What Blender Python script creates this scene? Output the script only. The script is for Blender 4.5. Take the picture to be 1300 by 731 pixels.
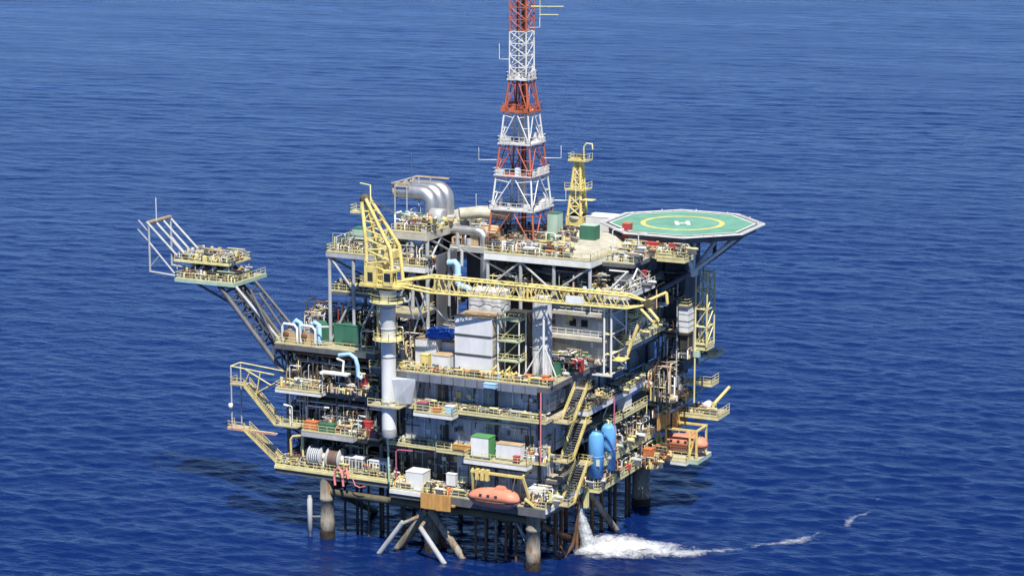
import bpy, math, random
import numpy as np
from mathutils import Vector, Matrix

random.seed(7)
scene = bpy.context.scene
for o in list(bpy.data.objects): bpy.data.objects.remove(o)
col = scene.collection
R = math.radians

# ------------------------------------------------------------------ camera
cam_data = bpy.data.cameras.new('camera'); cam = bpy.data.objects.new('camera', cam_data)
col.objects.link(cam); scene.camera = cam
cam.location = (149.8, -316.7, 114.7)
cam.rotation_euler = (R(90 - 11.35), 0, math.atan2(0.436, 0.9))
cam_data.sensor_width = 36; cam_data.lens = 3000 / 1300 * 36
cam_data.clip_start = 1; cam_data.clip_end = 120000

# ------------------------------------------------------------------ sky, sun, exposure
SUN = Vector((0.36, -0.50, 1.0)).normalized()
world = bpy.data.worlds.new('World'); scene.world = world; world.use_nodes = True
wn = world.node_tree.nodes; wl = world.node_tree.links
sky = wn.new('ShaderNodeTexSky'); sky.sky_type = 'NISHITA'; sky.sun_disc = False
sky.sun_elevation = math.asin(SUN.z); sky.sun_rotation = math.atan2(SUN.x, SUN.y)
sky.altitude = 50; sky.air_density = 0.45; sky.dust_density = 0.0; sky.ozone_density = 8.0
wl.new(sky.outputs[0], wn['Background'].inputs[0]); wn['Background'].inputs[1].default_value = 0.125
sun_data = bpy.data.lights.new('sun', 'SUN'); sun_data.energy = 5.0; sun_data.angle = R(0.53)
sun_data.color = (1.0, 0.95, 0.86)
sun = bpy.data.objects.new('sun', sun_data); col.objects.link(sun)
sun.rotation_euler = SUN.to_track_quat('Z', 'Y').to_euler(); sun.location = (60, -60, 160)
scene.view_settings.view_transform = 'Standard'; scene.view_settings.look = 'None'
scene.view_settings.exposure = 0.55; scene.view_settings.gamma = 1; scene.view_settings.use_curve_mapping = False
scene.render.engine = 'CYCLES'
scene.cycles.max_bounces = 5; scene.cycles.diffuse_bounces = 2; scene.cycles.glossy_bounces = 3

# ------------------------------------------------------------------ materials
def mat(name, c, rough=0.55, metal=0.0, wear=0.35, rust=0.0, rustc=(0.16, 0.07, 0.03), scale=0.6, spec=0.4, stretch=0.35, bump=0.0):
    m = bpy.data.materials.new(name); m.use_nodes = True
    n = m.node_tree.nodes; l = m.node_tree.links; b = n['Principled BSDF']
    b.inputs['Roughness'].default_value = rough; b.inputs['Metallic'].default_value = metal
    b.inputs['Specular IOR Level'].default_value = spec
    g = n.new('ShaderNodeNewGeometry')
    mp = n.new('ShaderNodeMapping'); mp.inputs['Scale'].default_value = (1, 1, stretch)
    l.new(g.outputs['Position'], mp.inputs['Vector'])
    nz = n.new('ShaderNodeTexNoise'); nz.inputs['Scale'].default_value = scale; nz.inputs['Detail'].default_value = 5
    nz.inputs['Roughness'].default_value = 0.65
    l.new(mp.outputs[0], nz.inputs['Vector'])
    r = n.new('ShaderNodeValToRGB')
    r.color_ramp.elements[0].position = 0.3; r.color_ramp.elements[1].position = 0.68
    k = 1 - wear
    r.color_ramp.elements[0].color = (c[0] * k, c[1] * k, c[2] * k * 0.95, 1)
    r.color_ramp.elements[1].color = (*c, 1)
    l.new(nz.outputs[0], r.inputs[0]); out = r.outputs[0]
    if rust > 0:
        n2 = n.new('ShaderNodeTexNoise'); n2.inputs['Scale'].default_value = scale * 2.7; n2.inputs['Detail'].default_value = 6
        n2.inputs['Roughness'].default_value = 0.7; l.new(mp.outputs[0], n2.inputs['Vector'])
        r2 = n.new('ShaderNodeValToRGB'); t = 0.72 - 0.3 * rust
        r2.color_ramp.elements[0].position = t; r2.color_ramp.elements[1].position = min(t + 0.1, 1)
        l.new(n2.outputs[0], r2.inputs[0])
        mx = n.new('ShaderNodeMix'); mx.data_type = 'RGBA'
        l.new(r2.outputs[0], mx.inputs['Factor']); l.new(out, mx.inputs['A']); mx.inputs['B'].default_value = (*rustc, 1)
        out = mx.outputs['Result']
    l.new(out, b.inputs['Base Color'])
    if bump:
        bp = n.new('ShaderNodeBump'); bp.inputs['Strength'].default_value = bump; bp.inputs['Distance'].default_value = 0.3
        l.new(nz.outputs[0], bp.inputs['Height']); l.new(bp.outputs[0], b.inputs['Normal'])
    return m

M = {
 'yellow': mat('yellow_paint', (0.80, 0.655, 0.24), 0.5, rust=0.5, rustc=(0.40, 0.25, 0.09), wear=0.36, scale=1.0),
 'rail': mat('pale_yellow_rail', (0.74, 0.675, 0.33), 0.55, rust=0.3, rustc=(0.36, 0.24, 0.1), wear=0.3, scale=0.9),
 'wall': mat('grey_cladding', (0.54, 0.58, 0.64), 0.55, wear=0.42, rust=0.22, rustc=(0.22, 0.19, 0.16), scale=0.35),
 'white': mat('white_paint', (0.78, 0.78, 0.76), 0.45, wear=0.22, rust=0.18, rustc=(0.42, 0.3, 0.19)),
 'cabin': mat('cabin_white', (0.72, 0.73, 0.75), 0.5, wear=0.2, rust=0.12, rustc=(0.45, 0.36, 0.26), scale=0.5),
 'grey': mat('grey_steel', (0.46, 0.47, 0.48), 0.5, wear=0.35, rust=0.25),
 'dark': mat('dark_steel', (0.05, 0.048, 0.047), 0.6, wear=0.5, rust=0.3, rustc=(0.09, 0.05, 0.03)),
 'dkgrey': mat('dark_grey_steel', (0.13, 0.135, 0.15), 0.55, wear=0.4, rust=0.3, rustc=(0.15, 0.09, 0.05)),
 'rust': mat('rusty_steel', (0.20, 0.10, 0.05), 0.8, wear=0.6, rust=0.4, rustc=(0.08, 0.05, 0.04)),
 'leg': mat('weathered_leg_paint', (0.33, 0.31, 0.26), 0.7, wear=0.6, rust=0.75, rustc=(0.20, 0.10, 0.04), scale=0.55, stretch=0.3),
 'growth': mat('marine_growth', (0.045, 0.035, 0.025), 0.85, wear=0.6, rust=0.5, rustc=(0.13, 0.06, 0.025), scale=1.6, stretch=1, bump=1.0),
 'olive': mat('olive_steel', (0.13, 0.115, 0.07), 0.7, wear=0.5, rust=0.4, rustc=(0.12, 0.07, 0.03)),
 'deck': mat('beige_deck', (0.47, 0.42, 0.32), 0.75, wear=0.5, rust=0.35, rustc=(0.28, 0.2, 0.12), scale=0.8, stretch=1),
 'roof': mat('pale_roof', (0.55, 0.52, 0.43), 0.75, wear=0.42, rust=0.3, rustc=(0.3, 0.23, 0.15), scale=0.5, stretch=1),
 'green': mat('green_paint', (0.05, 0.17, 0.11), 0.55, wear=0.3, rust=0.12),
 'bgreen': mat('bright_green_paint', (0.10, 0.32, 0.12), 0.5, wear=0.25),
 'mint': mat('mint_paint', (0.44, 0.58, 0.47), 0.55, wear=0.3, rust=0.2, rustc=(0.4, 0.3, 0.18)),
 'teal': mat('helideck_green', (0.15, 0.36, 0.275), 0.8, wear=0.34, scale=0.3, stretch=1, rust=0.16, rustc=(0.15, 0.33, 0.26)),
 'blue': mat('tank_blue', (0.14, 0.40, 0.80), 0.45, wear=0.25, rust=0.1, rustc=(0.2, 0.22, 0.3)),
 'sky': mat('pale_blue_pipe', (0.36, 0.60, 0.82), 0.45, wear=0.25),
 'tarpblue': mat('blue_tarpaulin', (0.02, 0.12, 0.55), 0.6, wear=0.4, bump=0.6),
 'red': mat('red_paint', (0.48, 0.06, 0.06), 0.5, wear=0.3),
 'orange': mat('orange_paint', (0.64, 0.20, 0.08), 0.5, wear=0.25, rust=0.15, rustc=(0.5, 0.3, 0.2)),
 'salmon': mat('faded_orange_boat', (0.66, 0.25, 0.16), 0.55, wear=0.22, scale=0.8, rust=0.1, rustc=(0.6, 0.35, 0.25)),
 'pinkhull': mat('faded_pink_hull', (0.60, 0.30, 0.26), 0.5, wear=0.3, rust=0.2, rustc=(0.3, 0.16, 0.12)),
 'pink': mat('pink_hose', (0.80, 0.25, 0.25), 0.55, wear=0.25),
 'purple': mat('purple_pipe', (0.42, 0.12, 0.20), 0.5, wear=0.25),
 'towerred': mat('tower_red', (0.52, 0.14, 0.07), 0.6, wear=0.35, rust=0.35, rustc=(0.42, 0.22, 0.15)),
 'towerwhite': mat('tower_white', (0.74, 0.73, 0.71), 0.55, wear=0.3, rust=0.28, rustc=(0.5, 0.4, 0.33)),
 'bluegrey': mat('blue_grey_screen', (0.20, 0.22, 0.28), 0.6, wear=0.4, rust=0.2),
 'stainless': mat('stainless_duct', (0.70, 0.69, 0.68), 0.42, metal=0.85, wear=0.3, scale=0.9),
 'plank': mat('orange_brown_planks', (0.62, 0.33, 0.10), 0.7, wear=0.4, rust=0.25, rustc=(0.35, 0.18, 0.07), scale=1.2),
 'wrap': mat('white_sheeting', (0.66, 0.66, 0.66), 0.6, wear=0.3, scale=0.9, bump=1.0),
 'glass': mat('dark_glass', (0.02, 0.025, 0.035), 0.15, wear=0.1, spec=0.6),
 'black': mat('black_rubber', (0.02, 0.02, 0.02), 0.7, wear=0.3),
 'door': mat('door_brown', (0.16, 0.13, 0.07), 0.6, wear=0.3),
 'tan': mat('tan_equipment', (0.55, 0.40, 0.24), 0.6, wear=0.35, rust=0.3),
 'paintyellow': mat('helideck_yellow', (0.66, 0.56, 0.17), 0.75, wear=0.3, stretch=1),
 'paintwhite': mat('helideck_white', (0.72, 0.73, 0.70), 0.75, wear=0.3, stretch=1),
}

# ------------------------------------------------------------------ mesh helpers
WLOC = {}
class MB:
    def __init__(s): s.v = []; s.f = []; s.m = []; s.s = []
    def add(s, vs, fs, mi=0, sm=False):
        b = len(s.v); s.v += [tuple(p) for p in vs]
        for f in fs: s.f.append([b + i for i in f]); s.m.append(mi); s.s.append(sm)
        return s
    def box(s, x0, y0, z0, x1, y1, z1, mi=0):
        x0, x1 = min(x0, x1), max(x0, x1); y0, y1 = min(y0, y1), max(y0, y1); z0, z1 = min(z0, z1), max(z0, z1)
        return s.add([(x0,y0,z0),(x1,y0,z0),(x1,y1,z0),(x0,y1,z0),(x0,y0,z1),(x1,y0,z1),(x1,y1,z1),(x0,y1,z1)],
              [(3,2,1,0),(4,5,6,7),(0,1,5,4),(1,2,6,5),(2,3,7,6),(3,0,4,7)], mi)
    def ring(s, c, t, r, n, up=None, ry=None):
        t = Vector(t).normalized()
        u = up if up is not None else (Vector((0,0,1)) if abs(t.z) < 0.9 else Vector((1,0,0)))
        a = t.cross(u).normalized(); b = a.cross(t)
        return [Vector(c) + a * (r * math.cos(2*math.pi*(i+.5)/n)) + b * ((ry or r) * math.sin(2*math.pi*(i+.5)/n)) for i in range(n)]
    def cyl(s, p, q, r, n=6, r2=None, mi=0, cap=True):
        p = Vector(p); q = Vector(q); t = q - p
        if t.length < 1e-5: return s
        a = s.ring(p, t, r, n); b = s.ring(q, t, r if r2 is None else r2, n)
        s.add(a + b, [(i, (i+1) % n, n + (i+1) % n, n + i) for i in range(n)], mi, n >= 8)
        if cap:
            s.add(a, [tuple(reversed(range(n)))], mi); s.add(b, [tuple(range(n))], mi)
        return s
    def path(s, pts, r, n=8, mi=0, rs=None):
        pts = [Vector(p) for p in pts]; rings = []
        up = None
        for i, p in enumerate(pts):
            t = (pts[min(i+1, len(pts)-1)] - pts[max(i-1, 0)]).normalized()
            if up is None: up = Vector((0,0,1)) if abs(t.z) < 0.9 else Vector((1,0,0))
            a = t.cross(up)
            if a.length < 1e-3: a = t.cross(Vector((0.3,0.8,0.1)))
            a.normalize(); up = a.cross(t).normalized()
            rr = rs[i] if rs else r
            rings.append([p + a*(rr*math.cos(2*math.pi*k/n)) + up*(rr*math.sin(2*math.pi*k/n)) for k in range(n)])
        vs = [v for g in rings for v in g]; fs = []
        for i in range(len(rings)-1):
            for k in range(n):
                fs.append((i*n+k, i*n+(k+1) % n, (i+1)*n+(k+1) % n, (i+1)*n+k))
        s.add(vs, [tuple(reversed(f)) for f in fs], mi, n >= 6)
        s.add(rings[0], [tuple(range(n))], mi); s.add(rings[-1], [tuple(reversed(range(n)))], mi)
        return s
    def bar(s, p, q, w, h=None, mi=0):
        p = Vector(p); q = Vector(q); h = h or w; t = (q-p)
        if t.length < 1e-5: return s
        t.normalize(); u = Vector((0,0,1)) if abs(t.z) < 0.95 else Vector((0,1,0))
        a = t.cross(u).normalized()*(w/2); b = a.cross(t).normalized()*(h/2)
        vs = [p-a-b, p+a-b, p+a+b, p-a+b, q-a-b, q+a-b, q+a+b, q-a+b]
        return s.add(vs, [(0,1,2,3),(7,6,5,4),(4,5,1,0),(5,6,2,1),(6,7,3,2),(7,4,0,3)], mi)
    def prism(s, poly, z0, z1, mi=0):
        n = len(poly)
        return s.add([(x,y,z0) for x,y in poly] + [(x,y,z1) for x,y in poly],
              [tuple(reversed(range(n))), tuple(range(n, 2*n))] + [(i,(i+1)%n,n+(i+1)%n,n+i) for i in range(n)], mi)
    def lathe(s, c, prof, n=16, mi=0, axis='z'):
        vs = []; fs = []
        for r_, h_ in prof:
            for k in range(n):
                a = 2*math.pi*k/n
                d = {'z': (r_*math.cos(a), r_*math.sin(a), h_), 'x': (h_, r_*math.cos(a), r_*math.sin(a)), 'y': (r_*math.sin(a), h_, r_*math.cos(a))}[axis]
                vs.append((c[0]+d[0], c[1]+d[1], c[2]+d[2]))
        for i in range(len(prof)-1):
            for k in range(n): fs.append((i*n+k, i*n+(k+1)%n, (i+1)*n+(k+1)%n, (i+1)*n+k))
        s.add(vs, fs, mi, True)
        m = len(prof)-1
        s.add(vs[:n], [tuple(reversed(range(n)))], mi); s.add(vs[m*n:], [tuple(range(n))], mi)
        return s
    def build(s, name, m, parent=None, kind=None, label=None, cat=None, group=None):
        off = Vector(WLOC.get(parent.name, (0,0,0))) if parent else Vector((0,0,0))
        me = bpy.data.meshes.new(name)
        me.from_pydata([(x-off.x, y-off.y, z-off.z) for x, y, z in s.v], [], s.f)
        ms = m if isinstance(m, (list, tuple)) else [m]
        for k in ms: me.materials.append(M[k] if isinstance(k, str) else k)
        if len(ms) > 1: me.polygons.foreach_set('material_index', s.m)
        me.polygons.foreach_set('use_smooth', s.s); me.update()
        o = bpy.data.objects.new(name, me); col.objects.link(o)
        if parent: o.parent = parent; WLOC[o.name] = off
        else: WLOC[o.name] = (0,0,0)
        tag(o, label, cat, group, kind)
        return o
def tag(o, label=None, cat=None, group=None, kind=None):
    for k, v in (('label', label), ('category', cat), ('group', group), ('kind', kind)):
        if v: o[k] = v
    return o
def thing(name, label, cat, loc=(0,0,0), group=None):
    o = bpy.data.objects.new(name, None); col.objects.link(o); o.location = loc; o.empty_display_size = 1
    WLOC[o.name] = tuple(loc)
    return tag(o, label, cat, group)
def V(*a): return Vector(a)
def lerp(a, b, t): return Vector(a).lerp(Vector(b), t)

def rail_mesh(mb, pts, h=1.1, post=1.5, r=0.045, mi=0, toe=True):
    for a, b in zip(pts[:-1], pts[1:]):
        a = Vector(a); b = Vector(b); L = (b-a).length; n = max(1, round(L/post))
        for i in range(n+1):
            p = a.lerp(b, i/n); mb.cyl(p, p+V(0,0,h), r, 4, mi=mi, cap=False)
        for k in (1.0, 0.55): mb.cyl(a+V(0,0,h*k), b+V(0,0,h*k), r, 4, mi=mi, cap=False)
        if toe: mb.bar(a+V(0,0,0.12), b+V(0,0,0.12), 0.03, 0.2, mi=mi)
    return mb
def railing(parent, *pts, m='rail', **k):
    return rail_mesh(MB(), pts, **k).build('railing', m, parent)

def deck(parent, x0, x1, y0, y1, z, m='deck', th=0.12, beam=0.8, bm='dkgrey', rails='', fascia=None, step=4.0, holes=None, rm='rail'):
    """plate + edge beams + joists, rails on the sides named f(ront) b(ack) l(eft) r(ight)"""
    MB().box(x0, y0, z-th, x1, y1, z).build('deck_plate', m, parent)
    w = 0.3
    mb = MB(); zb = z-th-0.003
    for q in ((x0+.02,y0+.02,x1-.02,y0+w), (x0+.02,y1-w,x1-.02,y1-.02), (x0+.021,y0+w+.003,x0+w,y1-w-.003), (x1-w,y0+w+.003,x1-.021,y1-w-.003)):
        MB().box(q[0], q[1], zb-beam, q[2], q[3], zb).build('edge_beam', fascia or bm, parent)
    n = int((x1-x0)/step)
    for i in range(1, n):
        x = x0+(x1-x0)*i/n; MB().box(x-.1, y0+w+.003, zb-beam*.8, x+.1, y1-w-.003, zb-.003).build('joist', bm, parent)
    zz = z+.003; c = .06
    S = {'f': ((x0+c,y0+c,zz),(x1-c,y0+c,zz)), 'b': ((x0+c,y1-c,zz),(x1-c,y1-c,zz)), 'l': ((x0+c,y0+c,zz),(x0+c,y1-c,zz)), 'r': ((x1-c,y0+c,zz),(x1-c,y1-c,zz))}
    for k in rails: railing(parent, *S[k], m=rm)

def column(parent, x, y, z0, z1, r=0.35, m='grey', n=10):
    return MB().cyl((x,y,z0),(x,y,z1), r, n).build('column', m, parent)
def brace(parent, p, q, r=0.18, m='grey', n=8):
    return MB().cyl(p, q, r, n).build('brace', m, parent)
def wall_x(parent, x0, x1, y, z0, z1, m='wall', pw=3.2, gap=0.06, t=0.15):
    """row of panels facing -Y, each its own part"""
    n = max(1, round((x1-x0)/pw))
    for i in range(n):
        a = x0+(x1-x0)*i/n; b = x0+(x1-x0)*(i+1)/n
        d = random.uniform(-.02, .02)
        MB().box(a+gap/2, y+d, z0, b-gap/2, y+t, z1).build('wall_panel', m, parent)
    MB().box(x0+.03, y+t+.003, z0+.03, x1-.03, y+t+.1, z1-.03).build('wall_backing', 'dark', parent)
def wall_y(parent, y0, y1, x, z0, z1, m='wall', pw=3.2, gap=0.06, t=0.15):
    n = max(1, round((y1-y0)/pw))
    for i in range(n):
        a = y0+(y1-y0)*i/n; b = y0+(y1-y0)*(i+1)/n
        d = random.uniform(-.02, .02)
        MB().box(x-t, a+gap/2, z0, x+d, b-gap/2, z1).build('wall_panel', m, parent)
    MB().box(x-t-.1, y0+.03, z0+.03, x-t-.003, y1-.03, z1-.03).build('wall_backing', 'dark', parent)

def stair_flight(name, label, bot, top, w, parent=None, m='yellow', rails=True):
    """bot/top centre points; a flight with two stringers, treads and handrails"""
    t = parent or thing(name, label, 'stairs', bot)
    bot = Vector(bot); top = Vector(top); h = Vector((top.x-bot.x, top.y-bot.y, 0)); d = h.normalized(); s = Vector((-d.y, d.x, 0))*(w/2)
    for k in (-1, 1):
        MB().bar(bot+s*k, top+s*k, 0.09, 0.42).build('stringer', m, t)
    n = max(3, int((top.z-bot.z)/0.3)); mb = MB()
    for i in range(1, n):
        p = bot.lerp(top, i/n); mb.bar(p-s*.94, p+s*.94, 0.3, 0.06)
    mb.build('treads', 'dkgrey', t)
    if rails:
        for k in (-1, 1):
            mb = MB(); a = bot+s*k; b = top+s*k; m2 = max(2, int((top-bot).length/1.4))
            for i in range(m2+1): p = a.lerp(b, i/m2); mb.cyl(p, p+V(0,0,1.0), .045, 4, cap=False)
            for q in (1.0, .55): mb.cyl(a+V(0,0,q), b+V(0,0,q), .05, 4, cap=False)
            mb.build('handrail', m, t)
    return t

CLM = ['white','rail','grey','dkgrey','rust','tan','green','red','yellow','mint','stainless','dark','sky','orange']
def clutter(name, label, x0, x1, y0, y1, z, h, n, w=None, seed=1, big=1.0):
    """small pipework, valves, skids and cable trays too small to tell apart"""
    rg = random.Random(seed); mb = MB(); w = w or [6,5,7,5,4,3,2,1,3,1,2,4,1,.5]
    w = [a*b for a, b in zip(w, (1,.9,1.2,1.5,1.4,1.1,.6,.6,.7,.7,1,1.6,.7,.5))]; n = int(n*1.6)
    U = rg.uniform
    for i in range(n):
        mi = rg.choices(range(len(CLM)), w)[0]; k = rg.random()
        x = U(x0, x1); y = U(y0, y1)
        if k < .22:
            r = U(.045, .15)*big; L = U(1, 5); zz = z+U(.25, h)*U(.5, 1)
            xa = max(x0, x-L/2); xb = min(x1, x+L/2)
            pts = [(xa,y,z),(xa,y,zz),(xb,y,zz)] if rg.random() < .5 else [(xa,y,zz),(xb,y,zz),(xb,y,z)]
            mb.path([pts[0], lerp(pts[0],pts[1],.92), lerp(pts[1],pts[2],.06), pts[2]], r, 6, mi)
        elif k < .42:
            r = U(.045, .15)*big; L = U(1, 5); zz = z+U(.25, h)*U(.5, 1)
            ya = max(y0, y-L/2); yb = min(y1, y+L/2)
            pts = [(x,ya,z),(x,ya,zz),(x,yb,zz)]
            mb.path([pts[0], lerp(pts[0],pts[1],.92), lerp(pts[1],pts[2],.06), pts[2]], r, 6, mi)
        elif k < .62:
            s = U(.2, .7)*big; mb.box(x, y, z, x+s*U(.6,1.8), y+s*U(.6,1.5), z+min(h, s*U(.6,1.8)), mi)
        elif k < .74:
            mb.cyl((x,y,z),(x,y,z+min(h,U(.8,2.2))), U(.14,.36)*big, 10, mi=mi)
        elif k < .84:
            mb.cyl((x,y,z),(x,y,z+U(.5,1)*h), U(.035,.08), 5, mi=mi)
        elif k < .92:
            zz = z+U(.5,1)*h; mb.box(x, y, zz, min(x1, x+U(1,4)), y+.3, zz+.08, mi)
        else:
            L = U(.8,2); zz = z+U(.5,1.2); r = U(.18,.4)*big; mb.cyl((x,y,zz),(x+L,y,zz), r, 10, mi=mi); mb.box(x+.2,y-.2,z,x+L-.2,y+.2,zz-r*.5,3)
    return mb.build(name, CLM, None, 'stuff', label, 'pipework')

def wall_fittings(label, a0, a1, c, z0, z1, n, seed, axis='x', sgn=-1, w=None):
    """conduits, small boxes and trays fixed to a wall; axis is the wall's run, c its face"""
    rg = random.Random(seed); mb = MB(); U = rg.uniform; w = w or [5,3,8,5,2,2,.4,.5,1,.6,2,2,.6,.3]; n = int(n*.42)
    def P(a, d, z): return (a, c+sgn*d, z) if axis == 'x' else (c+sgn*d, a, z)
    for i in range(n):
        mi = rg.choices(range(len(CLM)), w)[0]; k = rg.random(); a = U(a0, a1); z = U(z0, z1); d = U(.12, .5)
        if k < .3: mb.cyl(P(a,d,z0), P(a,d,U(z,z1)), U(.03,.09), 5, mi=mi)
        elif k < .55: mb.cyl(P(max(a0,a-U(.3,1.2)),d,z), P(min(a1,a+U(.3,1.2)),d,z), U(.04,.09), 5, mi=mi)
        elif k < .85:
            p_ = P(a,.06,z); q_ = P(a+U(.25,.9),U(.15,.45),min(z1,z+U(.25,1.0))); mb.box(*p_, *q_, mi)
        else: mb.bar(P(max(a0,a-1.5),.25,z), P(min(a1,a+1.5),.25,z), .3, .1, mi)
    return mb.build('wall_fittings', CLM, None, 'stuff', label, 'fittings')

def lamp_post(label, x, y, z, h=3.2, dx=1.0, dy=0.0):
    t = thing('lamp_post', label, 'lamp post', (x,y,z), 'floodlight posts along the deck edges')
    MB().path([(x,y,z),(x,y,z+h*.93),(x+dx*.12,y+dy*.12,z+h),(x+dx,y+dy,z+h+.1)], .085, 6).build('pole', 'white', t)
    MB().bar((x+dx*.8,y+dy*.8,z+h+.03),(x+dx*1.9,y+dy*1.9,z+h+.16), .36, .2).build('lamp_head', 'white', t)
    return t

# ------------------------------------------------------------------ sea
WAVES = []
_rg = np.random.RandomState(5)
for i in range(130):
    lam = 1.35*(26/1.35)**(i/129.0)
    th = R(104) + _rg.normal(0, 0.5 if lam < 8 else 0.35); k = 2*math.pi/lam
    steep = 0.0245*min(1.0, (3.2/lam)**1.12)
    WAVES.append((lam, k*math.cos(th), k*math.sin(th), steep/k*_rg.uniform(.6, 1.3), _rg.uniform(0, 6.28)))
def sea_z(x, y, sp=0.5):
    z = x*0.0
    for lam, kx, ky, a, ph in WAVES:
        z = z + a*np.clip((lam/2.3-sp)/(lam/4), 0, 1)*np.sin(kx*x+ky*y+ph)
    # ragged modulation so that calmer and rougher patches alternate
    return z*(1+0.3*np.sin(x/61+1.3*np.sin(y/83))*np.sin(y/47+np.sin(x/97)))
def make_sea():
    cx, cy = cam.location.x, cam.location.y
    ang0 = math.atan2(0.9, -0.436)
    fine = np.linspace(-0.27, 0.27, 560); coarse = np.linspace(0.30, 2*math.pi-0.30, 60)[1:-1]
    ang = np.concatenate([fine, coarse]) + ang0
    d1 = np.geomspace(240, 1900, 1100); ds = np.concatenate([[2, 60, 140, 190], d1, np.geomspace(1900, 90000, 30)[1:]])
    A, D = np.meshgrid(ang, ds)
    x = cx + D*np.cos(A); y = cy + D*np.sin(A); z = np.zeros_like(x)
    dr = np.gradient(ds)[:, None] + 0*A
    da = np.gradient(np.unwrap(ang))[None, :]*D
    sp = np.maximum(dr, da)
    z = sea_z(x, y, sp); z[:4] = 0
    nr, nc = x.shape
    me = bpy.data.meshes.new('sea')
    co = np.stack([x, y, z], -1).reshape(-1, 3)
    me.vertices.add(len(co)); me.vertices.foreach_set('co', co.ravel())
    i, j = np.meshgrid(np.arange(nr-1), np.arange(nc), indexing='ij')
    j2 = (j+1) % nc
    q = np.stack([i*nc+j, i*nc+j2, (i+1)*nc+j2, (i+1)*nc+j], -1).reshape(-1, 4)[:, ::-1]
    me.loops.add(q.size); me.loops.foreach_set('vertex_index', q.ravel().astype(np.int32))
    me.polygons.add(len(q)); me.polygons.foreach_set('loop_start', np.arange(0, q.size, 4, dtype=np.int32))
    me.polygons.foreach_set('loop_total', np.full(len(q), 4, np.int32))
    me.polygons.foreach_set('use_smooth', np.ones(len(q), bool))
    me.update(calc_edges=True); me.validate()
    m = bpy.data.materials.new('sea_water'); m.use_nodes = True
    n = m.node_tree.nodes; l = m.node_tree.links; b = n['Principled BSDF']
    b.inputs['Base Color'].default_value = (0.0020, 0.0130, 0.084, 1)
    b.inputs['Roughness'].default_value = 0.26; b.inputs['Specular Tint'].default_value = (0.36, 0.66, 1.0, 1); b.inputs['IOR'].default_value = 1.333
    b.inputs['Specular IOR Level'].default_value = 0.5
    g = n.new('ShaderNodeNewGeometry')
    hs = []
    for sc, st, rot in ((0.5, 1.0, 0.3), (1.3, 0.55, -0.2), (0.16, 1.6, 0.1)):
        mp = n.new('ShaderNodeMapping'); mp.inputs['Rotation'].default_value = (0, 0, R(14)+rot); mp.inputs['Scale'].default_value = (0.6, 1.3, 1)
        l.new(g.outputs['Position'], mp.inputs[0])
        t = n.new('ShaderNodeTexNoise'); t.inputs['Scale'].default_value = sc; t.inputs['Detail'].default_value = 3
        l.new(mp.outputs[0], t.inputs['Vector'])
        ml = n.new('ShaderNodeMath'); ml.operation = 'MULTIPLY'; ml.inputs[1].default_value = st
        l.new(t.outputs[0], ml.inputs[0]); hs.append(ml.outputs[0])
    ad = n.new('ShaderNodeMath'); ad.operation = 'ADD'; l.new(hs[0], ad.inputs[0]); l.new(hs[1], ad.inputs[1])
    a2 = n.new('ShaderNodeMath'); a2.operation = 'ADD'; l.new(ad.outputs[0], a2.inputs[0]); l.new(hs[2], a2.inputs[1]); ad = a2
    bp = n.new('ShaderNodeBump'); bp.inputs['Strength'].default_value = 0.7; bp.inputs['Distance'].default_value = 0.45
    l.new(ad.outputs[0], bp.inputs['Height']); l.new(bp.outputs[0], b.inputs['Normal'])
    wp = n.new('ShaderNodeMapping'); wp.inputs['Rotation'].default_value = (0, 0, R(20)); wp.inputs['Scale'].default_value = (0.5, 1.4, 1); l.new(g.outputs['Position'], wp.inputs[0])
    wt = n.new('ShaderNodeTexNoise'); wt.inputs['Scale'].default_value = 0.016; wt.inputs['Detail'].default_value = 3; l.new(wp.outputs[0], wt.inputs['Vector'])
    wr = n.new('ShaderNodeMapRange'); wr.inputs['From Min'].default_value = 0.35; wr.inputs['From Max'].default_value = 0.65; wr.inputs['To Min'].default_value = 0.215; wr.inputs['To Max'].default_value = 0.255
    l.new(wt.outputs[0], wr.inputs['Value']); l.new(wr.outputs[0], b.inputs['Roughness'])
    me.materials.append(m)
    o = bpy.data.objects.new('sea', me); col.objects.link(o); o['kind'] = 'structure'
    return o
make_sea()
# ------------------------------------------------------------------ jacket: legs, braces, conductors
Z0, Z1, Z2, Z3 = 10.5, 17.5, 24.0, 29.5
jk = thing('jacket', 'steel jacket with weathered legs, braces and conductors standing in the sea', 'jacket', (-18, 20, 0))
def leg(x, y, r, foot=True):
    prof = [(r, -6), (r, 1.2), (r*1.06, 1.3), (r*1.06, 3.0), (r, 3.1), (r, 6.2), (r*1.08, 6.25), (r*1.08, 6.7), (r, 6.75), (r, 9.3 if x > -30 or y > 30 else 10.0)]
    o = MB().lathe((x, y, 0), prof, 20).build('leg', 'leg', jk)
    MB().lathe((x, y, 0), [(r*1.07, -2), (r*1.13, -.2), (r*1.1, .5), (r*1.12, .9), (r*1.04, 1.5), (r*1.01, 1.7)], 20).build('splash_growth', 'growth', o)
for x, y in ((0,0), (-37,0.5), (1.5,39.5), (-37,39), (-18.5,1.5)): leg(x, y, 1.1 if y < 30 or x < 0 else 1.5)
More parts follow.
